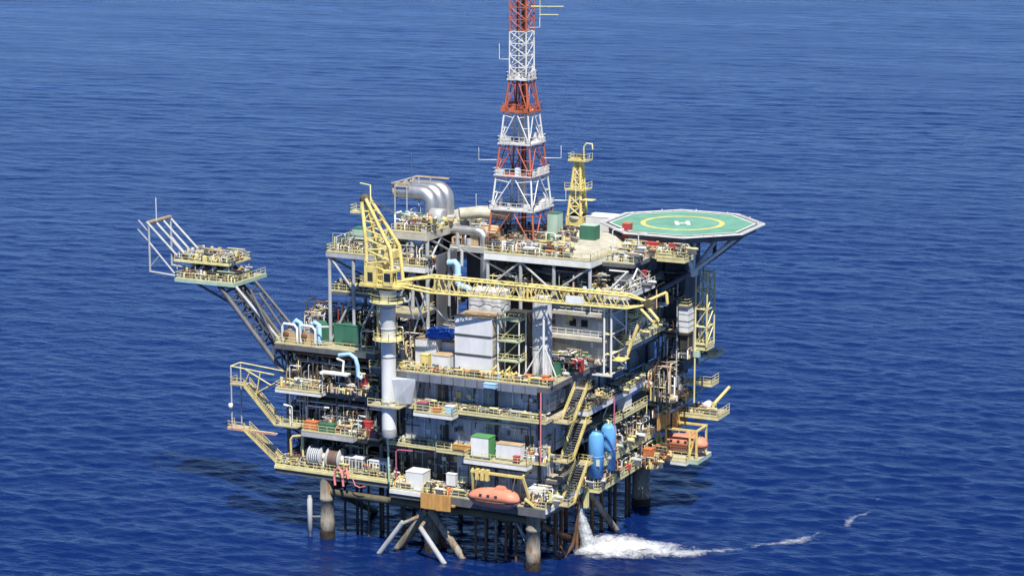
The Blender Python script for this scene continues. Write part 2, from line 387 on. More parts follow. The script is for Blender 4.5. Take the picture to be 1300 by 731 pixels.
# horizontal frames under the cellar deck
for p, q in (((-37,.5,7.7),(0,0,7.7)), ((-37,39,7.7),(1.5,39.5,7.7)), ((-37,.5,7.7),(-37,39,7.7)), ((0,0,7.7),(1.5,39.5,7.7)), ((-18.5,1.5,7.4),(-18.5,39,7.4)), ((-37,20,7.3),(0,20,7.3))):
    MB().cyl(p, q, .62, 12).build('girder', 'olive', jk)
for p, q, r, m in (((-18.6,.4,7.0),(-25.6,.6,-2),.62,'leg'), ((-18.2,.4,7.0),(-11.0,.6,-2),.62,'leg'), ((-18.4,1,5.4),(-17.2,6,-3),.5,'rust'),
                   ((-21.2,-3,5.6),(-25.9,-3,-.6),.42,'grey'), ((-18.2,-3,5.2),(-13.6,-3,-.6),.42,'grey'),
                   ((-37,39,7),(-18,39,-3),.6,'olive'), ((1,39,7),(-18,39,-3),.6,'olive'),
                   ((0.8,18,8.5),(3.6,26,-1.5),.55,'leg'), ((0.3,2,6.5),(1.2,22,-3),.5,'rust'), ((-37,3,7),(-37,22,-3),.5,'olive'), ((-37,37,7),(-37,20,-3),.5,'olive'),
                   ((-21.2,-3,5.4),(-18.5,1,6.6),.3,'leg'), ((-18.2,-3,5.0),(-18.5,1,6.2),.3,'leg'), ((-1,.4,4.2),(-3.5,.6,7.3),.13,'grey'), ((-.9,.3,3),(-3.4,.5,7.4),.1,'grey')):
    MB().cyl(p, q, r, 12).build('brace', m, jk)
def conductors(pts, r, z0=-4, z1=10, mats=('rust','dark','olive')):
    for i, (x, y) in enumerate(pts): MB().cyl((x,y,z0),(x,y,z1), r, 8).build('conductor', mats[i % len(mats)], jk)
conductors([(-11+i*1.75, 2.2) for i in range(5)], .2, mats=('rust','rust','leg'))
conductors([(-34+i*2.6+.5*(i%2), 5+3*(i%3)) for i in range(5)], .24, mats=('dark','olive'))
conductors([(-14+i*2.2, 12+3*(i%2)) for i in range(6)], .3, mats=('dark','rust'))
conductors([(-15+i*2.2, 19+2*(i%2)) for i in range(6)], .34, mats=('dark','rust'))
conductors([(-30+i*2.2, 17+4*(i%2)) for i in range(5)], .34, mats=('dark','olive'))
conductors([(0.4,9.5),(1.6,14.5),(.6,16.5),(1.0,20.2),(1.2,23.5),(1.4,26.5),(.8,30),(1.6,33.0),(1.2,35)], .3, mats=('rust','rust','dark'))
conductors([(-35.4+i*1.9+.3*(i%3), 3.5+1.5*(i%2)) for i in range(6)], .2, mats=('dark','dark','olive'))
conductors([(2.2,11.5)], .3, mats=('rust',))
MB().path([(1.2,5.5,9.5),(1.2,5.5,1.5),(1.6,7,-.5),(2.4,10,-2)], .28, 8).build('riser', 'rust', jk)
MB().path([(3.2,9.5,9.5),(3.0,9.5,4),(2.6,9.0,1.6),(1.8,8.0,.2),(1.5,7,-1.5)], .3, 8).build('riser', 'rust', jk)
ca = thing('caisson', 'pale grey seawater caisson pipe beside the left jacket leg', 'pipe', (-39.6, -.6, 0))
MB().lathe((-39.6,-.6,0), [(.36,-4),(.36,1.1),(.42,1.15),(.42,6.4),(.3,6.5),(.3,6.9)], 12).build('casing', 'grey', ca)
MB().cyl((-39.3,-.5,3.4),(-37.9,.2,3.4), .22, 8).build('clamp', 'dkgrey', ca)

# ------------------------------------------------------------------ decks and modules
def dk(name, label, loc): return thing(name, label, 'deck', loc)
# cellar deck
cd = dk('cellar_deck', 'lowest beige deck of the platform, on the jacket legs', (-20, 20, Z0))
deck(cd, -24, 3, -2, 44, Z0, rails='b', beam=1.3, bm='dkgrey')
ZL = 11.3
deck(cd, -46, -24.01, -.6, 40, ZL, rails='lb', beam=1.2)
railing(cd, (-46,-.5,ZL+.01),(-36,-.5,ZL+.01)); railing(cd, (-36,-.5,ZL+.01),(-24.1,-.5,ZL+.01)); railing(cd, (-24,-2,Z0+.02),(-19.8,-2,Z0+.02))
railing(cd, (-13.4,-2,Z0+.02),(-10.4,-2,Z0+.02)); railing(cd, (.6,-2,Z0+.02),(3,-2,Z0+.02))
MB().box(-24,-2.24,Z0-.7,-13.6,-2.02,Z0-.05).build('edge_fascia', 'white', cd)
MB().box(3.02,-2,Z0-.75,3.25,11.5,Z0+.05).build('edge_fascia', 'white', cd)
MB().box(-46,-.85,ZL-.5,-24.2,-.63,ZL-.05).build('edge_fascia', 'rail', cd)
railing(cd, (3.1,-1.9,Z0+.06),(3.1,11.5,Z0+.06))
deck(cd, 3.26, 5.6, 12.5, 30, Z0-.3, rails='rf', beam=.5, fascia='rail')
MB().box(3.3,11.6,7.2,3.9,12.4,10.4).build('ladder_cage', 'rail', cd)
# right front block: three storeys of cladding with walkways
fm = thing('process_module', 'grey clad process module at the near corner below the containers', 'module', (-10, 10, Z0))
WY = 1.6
for (za, zb) in ((Z0+.05, Z1-1.0), (Z1+.05, Z2-.95), (Z2+.05, Z3-.95)):
    wall_x(fm, -23.5 if za > 15 else -14.0, 0.6, WY, za, zb)
    wall_y(fm, WY+.2, 12 if za < 20 else 23, 0.75, za, zb)
    # pilasters between bays
    for x in (-23.3, -15.6, -7.0, 0.35):
        if za < 15 and x < -14: continue
        MB().box(x-.22, WY-.35, za, x+.22, WY-.03, zb).build('pilaster', 'dark', fm)
for x, z in ((-17.3, Z2+.1), (-16.9, Z1+.1), (-2.2, Z1+.1)):
    d = MB().box(x, WY-.07, z, x+1.5, WY-.025, z+3.2).build('door', 'door', fm)
    MB().box(x+1.2, WY-.12, z+1.4, x+1.32, WY-.075, z+1.7).build('handle', 'grey', d)
MB().box(-6.1,WY-.09,Z1+4.1,-4.5,WY-.03,Z1+5.3).build('sign_board', 'white', fm); MB().box(-3.9,WY-.09,Z1+4.4,-3.4,WY-.03,Z1+4.9).build('sign_board', 'sky', fm)
for x, z in ((-20.5,Z2+2),(-12,Z2+2.4),(-8.5,Z2+2.3),(-4.6,Z2+2.2),(-19,Z1+3)):
    MB().box(x, WY-.16, z, x+.35, WY-.03, z+.35).build('junction_box', 'mint', fm)
for x, z, L in ((-21.5,Z2+3.9,5.5),(-14,Z2+3.8,5.5),(-21.5,Z1+4.6,5.5),(-14,Z1+4.7,6),(-6.5,Z2+3.9,6),(-13,Z0+4.4,12)):
    MB().box(x, WY-.5, z, x+L, WY-.1, z+.14).build('cable_tray', 'dkgrey', fm)
# walkways on the front
wk = dk('front_walkway', 'narrow beige walkway along the clad front, just below the container deck', (-10, 0, Z2))
deck(wk, -25.5, 2.5, -.9, 1.5, Z2, rails='f', beam=.35, th=.1, fascia='rail', step=99)
deck(wk, -19.2, -12.4, -3.1, -.93, Z2-.25, rails='flr', beam=.55, fascia='white', step=99)
w2 = dk('front_walkway', 'beige walkway with a white edged landing above the near orange boat', (-10, 0, Z1))
deck(w2, -25.5, -16.5, -.4, 1.5, Z1, rails='f', beam=.3, th=.1, fascia='rail', step=99)
deck(w2, -16.4, 2.5, -.9, 1.5, Z1-.02, rails='', beam=.35, th=.1, fascia='rail', step=99)
railing(w2, (-16.4,-.8,Z1),(-10.6,-.8,Z1))
deck(w2, -10.5, 0.3, -3.0, -.93, Z1-.25, rails='flr', beam=.65, fascia='white', step=99)
# main deck
md = dk('main_deck', 'main beige deck carrying the stacked white cabins and front crane', (-10, 20, Z3))
deck(md, -28, 3.2, -1.2, 44, Z3, rails='', beam=.85, bm='dkgrey')
railing(md, (-21.5,-1.1,Z3+.01),(-8,-1.1,Z3+.01)); railing(md, (-8,-1.1,Z3+.01),(3.1,-1.1,Z3+.01)); railing(md, (3.1,-1.1,Z3+.01),(3.1,3,Z3+.01)); railing(md, (-28,-1.1,Z3+.01),(-26,-1.1,Z3+.01))
# hung screens below the main deck edge
for i in range(11):
    x = -21.2+i*2.05
    MB().box(x, -1.34, Z3-1.35, x+1.9, -1.24, Z3-.1).build('edge_screen', 'bluegrey', md)
# left open block: decks at three heights on columns
lb = thing('open_module', 'open dark module of stacked decks behind the left stairs', 'module', (-35, 20, Z0))
deck(lb, -46, -26, 2, 40, Z1+.3, rails='', beam=.9)
railing(lb, (-46,2.1,Z1+.31),(-42,2.1,Z1+.31),(-42,3.5,Z1+.31))
deck(lb, -41, -31.4, -.6, 1.97, Z1+.1, rails='flr', beam=.8, fascia='grey', step=99)
deck(lb, -31.3, -27.4, .6, 1.97, Z1-.3, rails='flr', beam=.6, fascia='dark', step=99)
deck(lb, -46, -28.05, 2, 40, Z2, rails='', beam=1.0)
railing(lb, (-46,2.1,Z2+.01),(-28.2,2.1,Z2+.01))
deck(lb, -46, -37.5, -.2, 1.97, Z2-.1, rails='flr', beam=.45, fascia='white', step=99)
deck(lb, -47, -28.5, 1.5, 30, 31.0, rails='', beam=.8)
railing(lb, (-46.9,1.6,31.01),(-40,1.6,31.01)); railing(lb, (-40,1.6,31.01),(-28.6,1.6,31.01)); railing(lb, (-46.9,1.6,31.01),(-46.9,20,31.01))
for x in (-45.6,-40,-34,-28.4):
    for y in (3.2, 14, 26): column(lb, x, y, Z0, 30.1, .32, 'dkgrey')
for p, q in (((-45.6,3.2,Z2),(-40,3.2,30.0)), ((-40,3.2,30.0),(-34,3.2,Z2)), ((-45.6,3.2,Z1),(-45.6,14,Z2-1)), ((-45.6,14,Z2),(-45.6,3.2,30.0))): brace(lb, p, q, .22, 'dkgrey')
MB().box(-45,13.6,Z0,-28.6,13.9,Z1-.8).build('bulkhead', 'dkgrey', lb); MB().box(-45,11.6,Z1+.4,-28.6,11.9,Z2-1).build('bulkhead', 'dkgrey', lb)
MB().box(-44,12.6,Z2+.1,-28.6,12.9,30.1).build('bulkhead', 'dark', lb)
for x in (-44.5, -43.2, -42.6): column(lb, x, 2.9, Z1+.4, Z2-1.0, .1, 'grey', 6)
column(lb, -44.2, 1.4, Z1+.2, Z2-.2, .16, 'white', 8)
for z in (12.5,13.6,14.8,19.5,20.6,21.8,25.6,26.9,28.2,29.2):
    MB().box(-45,4.5+random.uniform(0,3),z,-28.8,5.0+random.uniform(2.6,3.2),z+.18).build('cable_tray', 'dark', lb)
# middle interior behind pedestal
for (a, b, y, za, zb) in ((-28,-23.6,5.5,Z0,Z1-1),(-28,-23.6,5.5,Z1,Z2-1),(-28,-23.6,5.5,Z2,Z3-1),(-23.4,-14.2,4.5,Z0,Z1-1)):
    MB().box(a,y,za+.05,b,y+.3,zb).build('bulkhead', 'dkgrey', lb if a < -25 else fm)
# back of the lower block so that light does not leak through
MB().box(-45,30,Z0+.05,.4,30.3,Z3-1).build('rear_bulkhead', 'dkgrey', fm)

# right side galleries
rs = dk('side_gallery', 'stepped beige galleries with white edges along the right side of the platform', (3, 20, Z1))
deck(rs, 3.22, 5.4, 8.5, 31.5, Z2-.1, rails='rf', beam=.8, fascia='white', step=99)
railing(rs, (5.3,31.4,Z2-.09),(3.3,31.4,Z2-.09))
deck(rs, 3.3, 5.0, 19, 33.5, 19.6, rails='rf', beam=.4, fascia='rail', step=99)
deck(rs, 2.8, 5.2, 15, 35.5, 14.2, rails='rf', beam=.9, fascia='rail', step=99)
deck(rs, 0.8, 3.2, 1.6, 44, 14.19, rails='', beam=.5)
deck(rs, 0.9, 3.25, 12, 44, 19.59, rails='', beam=.5)
deck(rs, 0.9, 3.19, 1.55, 50, Z2-.12, rails='', beam=.6)
deck(rs, 3.2, 5.6, 33.8, 50, 22.0, rails='rf', beam=.5, fascia='rail', step=99)
deck(rs, 3.2, 6.2, 36.5, 52, 16.8, rails='rf', beam=.5, fascia='white', step=99)
for y in (9, 17, 25, 33, 41):
    column(rs, 1.6, y, Z0, Z3-.9, .3, 'dkgrey')
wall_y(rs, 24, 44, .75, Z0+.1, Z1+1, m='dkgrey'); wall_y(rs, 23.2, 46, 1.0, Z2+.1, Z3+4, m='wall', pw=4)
for (y0, y1, z0, z1) in ((12,17,8.6,14),(26,31,14.5,19.3),(20,24,20,23.2),(29,31,20,23.2)): brace(rs, (2.9,y0,z0), (2.9,y1,z1), .12, 'white')

# more framing in the open left block
for x in (-45.8,):
    for (y0, y1, z0, z1) in ((3.2,14,Z0,Z1),(14,3.2,Z0,Z1),(14,26,Z0,Z1),(3.2,14,Z1,Z2),(14,26,Z2,30)): brace(lb, (x,y0,z0+.3), (x,y1,z1-.6), .16, 'dkgrey')
MB().box(-45.4,15,Z0+.2,-45.1,29,Z1-.8).build('bulkhead', 'dkgrey', lb); MB().box(-45.4,12,Z1+.5,-45.1,29,Z2-1).build('bulkhead', 'dkgrey', lb); MB().box(-45.4,12.9,Z2+.2,-45.1,29,30).build('bulkhead', 'dark', lb)
for x in (-42.8,-37,-31.2): column(lb, x, 2.6, Z0, Z1-.6, .16, 'dkgrey', 8); column(lb, x+.8, 2.6, Z1+.3, Z2-1, .14, 'grey' if x < -40 else 'dkgrey', 8)
for x0, x1, z0, z1 in ((-45.6,-40,Z1+.4,Z2-1),(-34,-28.4,Z1+.4,Z2-1),(-40,-34,Z0,Z1-.7),(-34,-28.4,30,Z2+.2)): brace(lb, (x0,3.2,z0), (x1,3.2,z1), .17, 'dkgrey')
# hose drops and conduits on the clad front
for x in (-22.2,-19.4,-14.9,-11.2,-8.8,-3.9,-1.6):
    for za, zb in ((Z1+.1,Z2-1),(Z2+.1,Z3-1)):
        MB().cyl((x+random.uniform(-.5,.5),WY-.2,za),(x+random.uniform(-.5,.5),WY-.2,zb), random.choice((.06,.09,.13)), 6).build('conduit', random.choice(('dkgrey','grey','white','rust')), fm)

for (za, zb, n, sd, lab) in ((Z2+.2,Z3-1.0,120,71,'conduits and boxes on the top storey of the clad front'), (Z1+.2,Z2-1.0,130,72,'conduits and boxes on the middle storey of the clad front'), (Z0+.2,Z1-1.0,110,73,'conduits and boxes on the wall behind the near lifeboat')):
    wall_fittings(lab, -23.2 if za > 15 else -13.8, .3, WY-.03, za, zb, n, sd)
wall_fittings('conduits on the side wall above the upper right gallery', 2, 22.8, .78, Z2+.2, Z3-1, 90, 74, 'y', 1); wall_fittings('conduits on the side wall behind the blue tanks', 2, 12, .78, Z0+.2, Z2-1, 110, 75, 'y', 1)
wall_fittings('pipes and panels in the dark recess left of the purple pipe', -23.3, -14.4, 4.48, Z0+.2, Z1-1, 120, 76); wall_fittings('pipes and panels in the recess behind the crane column', -27.9, -23.7, 5.48, Z0+.2, Z3-1.2, 160, 77)
for i in range(22):
    x = -23.0+i*1.08
    for za, zb in ((Z1+.1,Z2-1),(Z2+.1,Z3-1)): MB().box(x,WY-.09,za,x+.09,WY-.035,zb).build('wall_rib', 'wall', fm)
# ------------------------------------------------------------------ accommodation block
ac = thing('accommodation_block', 'grey three storey accommodation block with balconies below the helideck', 'building', (0, 30, Z3))
AX0, AX1, AY0, AY1 = -7.5, 5.2, 17, 45
lev = [Z3+.4, 33.9, 37.8, 40.6]
for i, (a, b) in enumerate(zip(lev[:-1], lev[1:])):
    wall_x(ac, AX0, AX1-.2, AY0, a, b-.35, pw=3.1); wall_y(ac, AY0+.2, AY1, AX1, a, b-.35, pw=3.5, m='wall')
    MB().box(AX0, AY0+.4, b-.35, AX1-.1, AY1, b).build('floor_slab', 'deck', ac)
    MB().box(AX0, AY0-1.5, b-.3, AX1+.2, AY0-.02, b-.12).build('balcony', 'roof', ac)
    railing(ac, (AX0,AY0-1.45,b-.1),(AX1+.2,AY0-1.45,b-.1), m='white')
    MB().box(AX0, AY0-1.6, b-.62, AX1+.2, AY0-1.51, b-.02).build('balcony_fascia', 'roof', ac)
    for x in ((-6.9,-5.4,-1.7,.3) if i == 1 else ()):
        w = MB().box(x, AY0-.06, a+1.2, x+1.15, AY0-.025, a+2.35).build('window', 'glass', ac)
        MB().box(x-.1, AY0-.1, a+1.08, x+1.25, AY0-.02, a+1.19).build('sill', 'grey', w)
        MB().box(x-.1, AY0-.1, a+2.36, x+1.25, AY0-.02, a+2.46).build('frame', 'grey', w)
    for x in (-5.8, -2.1, 1.0):
        MB().box(x, AY0-.4, b-.75, x+.5, AY0-.05, b-.58).build('bulkhead_lamp', 'white', ac)
for x in (3.2,):
    for a in lev[:3]:
        d = MB().box(x, AY0-.05, a, x+1.0, AY0-.02, a+2.1).build('door', 'white', ac); MB().box(x+.8,AY0-.09,a+1,x+.9,AY0-.055,a+1.2).build('handle', 'dark', d)
MB().box(AX0-.3, AY0-1.4, Z3+.05, AX1+.1, AY0+.1, Z3+.35).build('plinth', 'roof', ac)
# side balconies with white cabinets, rising to the right
deck(ac, AX1+.05, AX1+2.6, 20, 34, 32.6, rails='rf', beam=.4, fascia='rail', step=99)
deck(ac, AX1+.05, AX1+2.2, 22, 40, 36.6, rails='rf', beam=.4, fascia='rail', step=99)
for i in range(5): MB().box(AX1+.3, 22.5+i*2.1, 32.62, AX1+1.3, 24.2+i*2.1, 35.2).build('cabinet', 'white', ac)

# ------------------------------------------------------------------ roof deck carrying the tower
rd = dk('roof_deck', 'pale cluttered roof deck that carries the red and white tower', (-4, 24, 46.4))
RZ = 46.4
deck(rd, -15.2, 3.4, 13.6, 39, RZ, m='roof', rails='', beam=1.0, bm='grey', fascia='white')
railing(rd, (-15.1,13.7,RZ+.01),(-6,13.7,RZ+.01)); railing(rd, (-6,13.7,RZ+.01),(3.3,13.7,RZ+.01)); railing(rd, (3.3,13.7,RZ+.01),(3.3,22,RZ+.01))
deck(rd, 3.42, 8.8, 18, 31, RZ-.7, m='roof', rails='f', beam=.6)
MB().add([(-15,15,RZ+.1),(3.2,15,RZ+.1),(3.2,38,RZ+.1),(-15,38,RZ+.1),(-11,22,RZ+.9),(0,22,RZ+.9),(0,34,RZ+.9),(-11,34,RZ+.9)], [(0,1,5,4),(1,2,6,5),(2,3,7,6),(3,0,4,7),(4,5,6,7)]).build('roof_sheet', 'roof', rd)
for x in (-14.8,-9,-3.2,3.0): column(rd, x, 14.2, 40.4 if x > -8 else Z3, RZ-1.1, .3, 'grey')
for p, q in (((-14.6,14.2,40.8),(-9.2,14.2,45.1)), ((-8.8,14.2,45.1),(-3.4,14.2,41)), ((-3,14.2,41),(2.8,14.2,45.1))): brace(rd, p, q, .19, 'grey')
deck(rd, -15.2, 5.0, 15.45, 16.9, 40.75, m='deck', rails='', beam=.6, bm='dkgrey', fascia='rail')
railing(rd, (-15.1,15.5,40.77),(4.9,15.5,40.77))
MB().box(-15,19.5,40.7,3.2,19.8,45.2).build('bulkhead', 'dkgrey', rd)
for i in range(8):
    x = -14.2+i*2.25; MB().box(x, 19.0, 40.7, x+.16, 19.4, 45).build('stiffener', 'rust', rd)
MB().box(-15,17.2,Z3+.1,-7.7,17.5,39.7).build('bulkhead', 'dark', rd)

# ------------------------------------------------------------------ exhaust tower block
et = thing('turbine_module', 'grey framed turbine module under the three steel exhaust ducts', 'module', (-26, 18, Z3))
deck(et, -29.2, -22.6, 8.5, 32, 49.6, m='roof', rails='', beam=1.1, bm='grey', fascia='roof')
railing(et, (-29.1,8.6,49.61),(-22.7,8.6,49.61),(-22.7,31,49.61)); 
deck(et, -29.2, -22.6, 7.5, 30, 44.4, m='deck', rails='', beam=.9, fascia='white')
railing(et, (-29.1,7.6,44.41),(-22.7,7.6,44.41)); railing(et, (-22.7,7.6,44.41),(-22.7,26,44.41))
deck(et, -29, -22.8, 6, 30, 37, m='deck', rails='fr', beam=.7)
deck(et, -22.5, -15.3, 16, 34, 46.6, m='roof', rails='', beam=.8, bm='grey')
for x in (-28.8,-25.6,-22.9):
    for y in (9, 19, 29): column(et, x, y, Z3, 48.4, .33, 'grey')
for p, q in (((-28.6,9,44.5),(-25.7,9,48.6)), ((-25.5,9,44.5),(-23,9,48.8)), ((-22.9,9,48.8),(-22.9,18.8,44.6)), ((-22.9,9.3,44.5),(-22.9,14,48.6)), ((-28.6,9,37.2),(-25.7,9,43.6)), ((-25.5,9,43.6),(-23,9,37.2)), ((-22.9,9.3,43.5),(-22.9,18.7,37.5)), ((-22.9,19,37.5),(-22.9,28.8,43.5))): brace(et, p, q, .2, 'grey')
MB().box(-28.9,12,37.1,-22.9,12.3,43.4).build('bulkhead', 'dark', et); MB().box(-29,20,44.6,-22.7,20.3,48.4).build('bulkhead', 'dark', et)
MB().box(-28.9,14,Z3,-22.9,14.3,36.2).build('bulkhead', 'dark', et); MB().box(-22.5,22,Z3+.1,-15.3,22.3,45.6).build('bulkhead', 'dkgrey', et)
MB().box(-21.6,9.5,Z3+.1,-21.2,16,46).build('louvre_stack', 'dkgrey', et)
# left cooler tower
lt = thing('cooler_tower', 'grey framed deck tower with equipment on top at the left rear of the crane', 'module', (-34, 10, 34))
deck(lt, -39.2, -29.4, 5, 18, 46, m='deck', rails='', beam=.7, bm='grey', fascia='grey')
railing(lt, (-39.1,5.1,46.01),(-29.5,5.1,46.01)); railing(lt, (-39.1,5.1,46.01),(-39.1,17.9,46.01))
deck(lt, -38.8, -29.6, 5.5, 17, 39.6, m='deck', rails='f', beam=.5)
for x in (-38.8,-34.4,-29.8):
    for y in (5.5, 17): column(lt, x, y, 31.0, 45.3, .3, 'grey' )
for p, q in (((-38.6,5.5,45),(-34.5,5.5,40)), ((-34.3,5.5,31.4),(-30,5.5,39.5)), ((-38.8,5.7,45),(-38.8,16.8,40)), ((-38.6,5.5,31.4),(-34.6,5.5,39)), ((-34.3,5.5,40),(-30,5.5,45))): brace(lt, p, q, .2, 'grey')

# ------------------------------------------------------------------ helideck
HX, HY, HZ, HR = 7.6, 41.3, 48.5, 13.1
hd = thing('helideck', 'green octagonal helideck with yellow ring and white H', 'helideck', (HX, HY, HZ))
def octo(r, rot=22.5): return [(HX+r*math.cos(R(rot+45*i)), HY+r*math.sin(R(rot+45*i))) for i in range(8)]
MB().prism(octo(HR-.9), HZ-.4, HZ).build('landing_surface', 'teal', hd)
def oring(r0, r1, z0, z1, m, name):
    a = octo(r0); b = octo(r1); vs = [(x,y,z1) for x,y in a]+[(x,y,z1) for x,y in b]+[(x,y,z0) for x,y in a]+[(x,y,z0) for x,y in b]; fs = []
    for i in range(8):
        j = (i+1) % 8; fs += [(i,8+i,8+j,j)[::-1], (16+i,16+j,24+j,24+i)[::-1], (8+i,24+i,24+j,8+j)[::-1], (i,j,16+j,16+i)[::-1]]
    return MB().add(vs, fs).build(name, m, hd)
oring(HR-1.35, HR-1.0, HZ-.001, HZ+.004, 'paintwhite', 'white_edge_line')
oring(HR-.88, HR-.5, HZ-.6, HZ+.02, 'dkgrey', 'gutter')
oring(HR-.48, HR+.35, HZ-.25, HZ-.05, 'grey', 'safety_net')
oring(HR+.36, HR+.5, HZ-.2, HZ+.05, 'white', 'net_frame')
oring(HR-2.2, HR-.95, HZ-1.3, HZ-.42, 'dkgrey', 'rim_girder')
def circ(r0, r1, z, m, name, n=56):
    vs = []; 
    for r_ in (r0, r1):
        for k in range(n): vs.append((HX+r_*math.cos(2*math.pi*k/n), HY+r_*math.sin(2*math.pi*k/n), z))
    return MB().add(vs, [(k,n+k,n+(k+1)%n,(k+1)%n) for k in range(n)]).build(name, m, hd)
circ(6.1, 6.95, HZ+.006, 'paintyellow', 'landing_circle')
# the H, read from the front of the platform side
hm = MB(); rr = V(0.9,0.436,0).normalized(); ff = V(-rr.y, rr.x, 0)
def hbar(u0,u1,v0,v1): 
    c = V(HX,HY,HZ+.008); hm.add([c+rr*u0+ff*v0, c+rr*u1+ff*v0, c+rr*u1+ff*v1, c+rr*u0+ff*v1], [(0,1,2,3)])
hbar(-1.25,-.6,-1.9,1.9); hbar(.6,1.25,-1.9,1.9); hbar(-.6,.6,-.4,.4)
hm.build('letter_h', 'paintwhite', hd)
for k in range(8):
    a = octo(HR-.45)[k]; b = octo(HR-.45)[(k+1)%8]; mb = MB()
    for i in range(1, 6):
        x = a[0]+(b[0]-a[0])*i/6; y = a[1]+(b[1]-a[1])*i/6; d = V(x-HX,y-HY,0).normalized()
        mb.bar((x,y,HZ-.18), (x+d.x*.9,y+d.y*.9,HZ-.02), .14, .1)
    mb.build('net_brackets', 'white' if k % 2 else 'red', hd)
for i in range(6):
    a = R(20+i*27); x = HX+12.4*math.cos(a); y = HY+12.4*math.sin(a)
    MB().cyl((x,y,HZ),(x,y,HZ+.28), .1, 6).build('perimeter_light', 'white', hd)
# girders below and struts
for y in (HY-8, HY-3, HY+3, HY+8): 
    w = 10.5 if abs(y-HY) < 5 else 8.2
    MB().box(HX-w,y-.2,HZ-1.4,HX+w,y+.2,HZ-.45).build('girder', 'dkgrey', hd)
knee = V(11.2, 37.2, 41.3)
for t in ((HX+3.4,HY-9.0,HZ-1), (HX+10.6,HY-1.0,HZ-1), (HX+3.6,HY-3.6,HZ-1), (HX+6,HY+4,HZ-1)): MB().cyl(knee, t, .36, 10).build('strut', 'white', hd)
knee2 = V(11.4, 46.5, 42.2)
for t in ((HX+10.4,HY+4.0,HZ-1), (HX+8.0,HY+8.6,HZ-1), (HX+2,HY+9.5,HZ-1)): MB().cyl(knee2, t, .34, 10).build('strut', 'dkgrey', hd)
MB().cyl(knee, (5.3, 26, 37.4), .42, 10).build('strut', 'dkgrey', hd); MB().cyl(knee, (5.2,40,40.0), .4, 10).build('strut', 'dkgrey', hd); MB().cyl(knee, knee2, .35, 10).build('strut', 'dkgrey', hd)
MB().lathe((11.2,37.2,41.3), [(.2,-.8),(.9,-.5),(.9,.4),(.2,.8)], 10).build('node', 'white', hd)
for x, y in ((1,49),(4,50),(-3,49)): MB().cyl((x,y,42),(x,y,HZ-.5), .4, 10).build('post', 'dkgrey', hd)
MB().box(-3,39.1,40.7,5,48,47).build('sub_structure', 'dkgrey', hd); MB().box(5.4,39.4,24,9.0,46,47).build('support_block', 'dkgrey', hd)
for z in (28,32,36,40,44): MB().box(5.35,39.32,z,9.05,39.38,z+.2).build('support_rib', 'dark', hd)
# side landing of the helideck with red foam cabinets
hl = dk('helideck_landing', 'beige landing with red fire boxes just below the near helideck edge', (6, 27, 46))
deck(hl, 2.5, 12.3, 25.5, 30.0, 46.2, m='deck', rails='fr', beam=.8, bm='rail', fascia='rail')
deck(hl, 9.6, 14.4, 25.4, 29.2, 45.6, m='deck', rails='fr', beam=.5, fascia='rail')
for p, q in (((3,26,45.3),(3,30,42)), ((9,26,45.2),(5.2,28,41.5))): brace(hl, p, q, .2, 'dkgrey')

# stair tower below helideck (far right)
st = thing('stair_tower', 'white lattice stair tower at the far right, beneath the helideck strut', 'stair tower', (12, 40, 26))
sx0, sx1, sy0, sy1 = 11.2, 13.2, 38.6, 42.0
for x, y in ((sx0,sy0),(sx1,sy0),(sx1,sy1),(sx0,sy1)): MB().cyl((x,y,19 if x < 12 and y < 40 else 28.6),(x,y,41.2), .15, 8).build('post', 'rail', st)
for i in range(5):
    z = 29.0+i*2.95
    for a, b in (((sx0,sy0),(sx1,sy0)),((sx1,sy0),(sx1,sy1)),((sx0,sy0),(sx0,sy1))): MB().cyl((*a,z),(*b,z), .11, 6).build('ring_beam', 'rail', st)
    if i < 4: MB().cyl((sx1,sy0,z),(sx1,sy1,z+2.95), .11, 6).build('brace', 'rail', st); MB().cyl((sx0,sy0,z),(sx1,sy0,z+2.95), .09, 6).build('brace', 'rail', st)
    MB().box(sx0+.2,sy0+.2,z-.1,sx1-.2,sy0+.9,z).build('landing', 'rail', st); MB().box(sx0+.2,sy1-.9,z-.1,sx1-.2,sy1-.2,z).build('landing', 'rail', st)
    if i < 4:
        y0, y1 = (sy0+.9, sy1-.9) if i % 2 == 0 else (sy1-.9, sy0+.9)
        for dx in (.4, 1.2): MB().bar((sx0+dx,y0,z),(sx0+dx,y1,z+2.95), .1, .3).build('stringer', 'yellow', st)
        rail_mesh(MB(), [(sx1-.3,y0,z),(sx1-.3,y1,z+2.95)]).build('handrail', 'yellow', st)
ec = thing('equipment_cabin', 'tall louvred cream cabin beside the far right stair tower', 'cabin', (10, 37.6, 29))
MB().box(9.2,36.2,31.4,10.9,38.9,35.6).build('body', 'cabin', ec)
for z in (32.2, 33.1, 34.3): MB().box(9.15,36.15,z,10.96,38.95,z+.12).build('louvre_band', 'dkgrey' if z == 33.1 else 'grey', ec)
deck(ec, 9.1, 11.0, 35.9, 39.0, 35.8, rails='frl', beam=.3, step=99); deck(ec, 5.3, 11.0, 35.9, 38.6, 31.37, rails='', beam=.4, bm='dark', step=99)
MB().box(9.4,36.4,28.4,10.8,38.8,31.38).build('undertray', 'dark', ec)
column(ec, 9.0, 36.0, 22, 40.5, .13, 'grey', 8); column(ec, 5.6, 36.2, 14, 29.3, .2, 'dkgrey', 8)
deck(ec, 5.3, 13.3, 38.7, 42.1, 28.6, rails='fr', beam=.5, fascia='rail', step=99)
for p, q in (((5.3,38,33),(9.1,37,33)), ((5.3,38,36.5),(9.1,37,36.5)), ((5.3,37,27),(9.1,37,29.3)), ((5.3,40,23),(11,40,28))): brace(ec, p, q, .16, 'dkgrey')

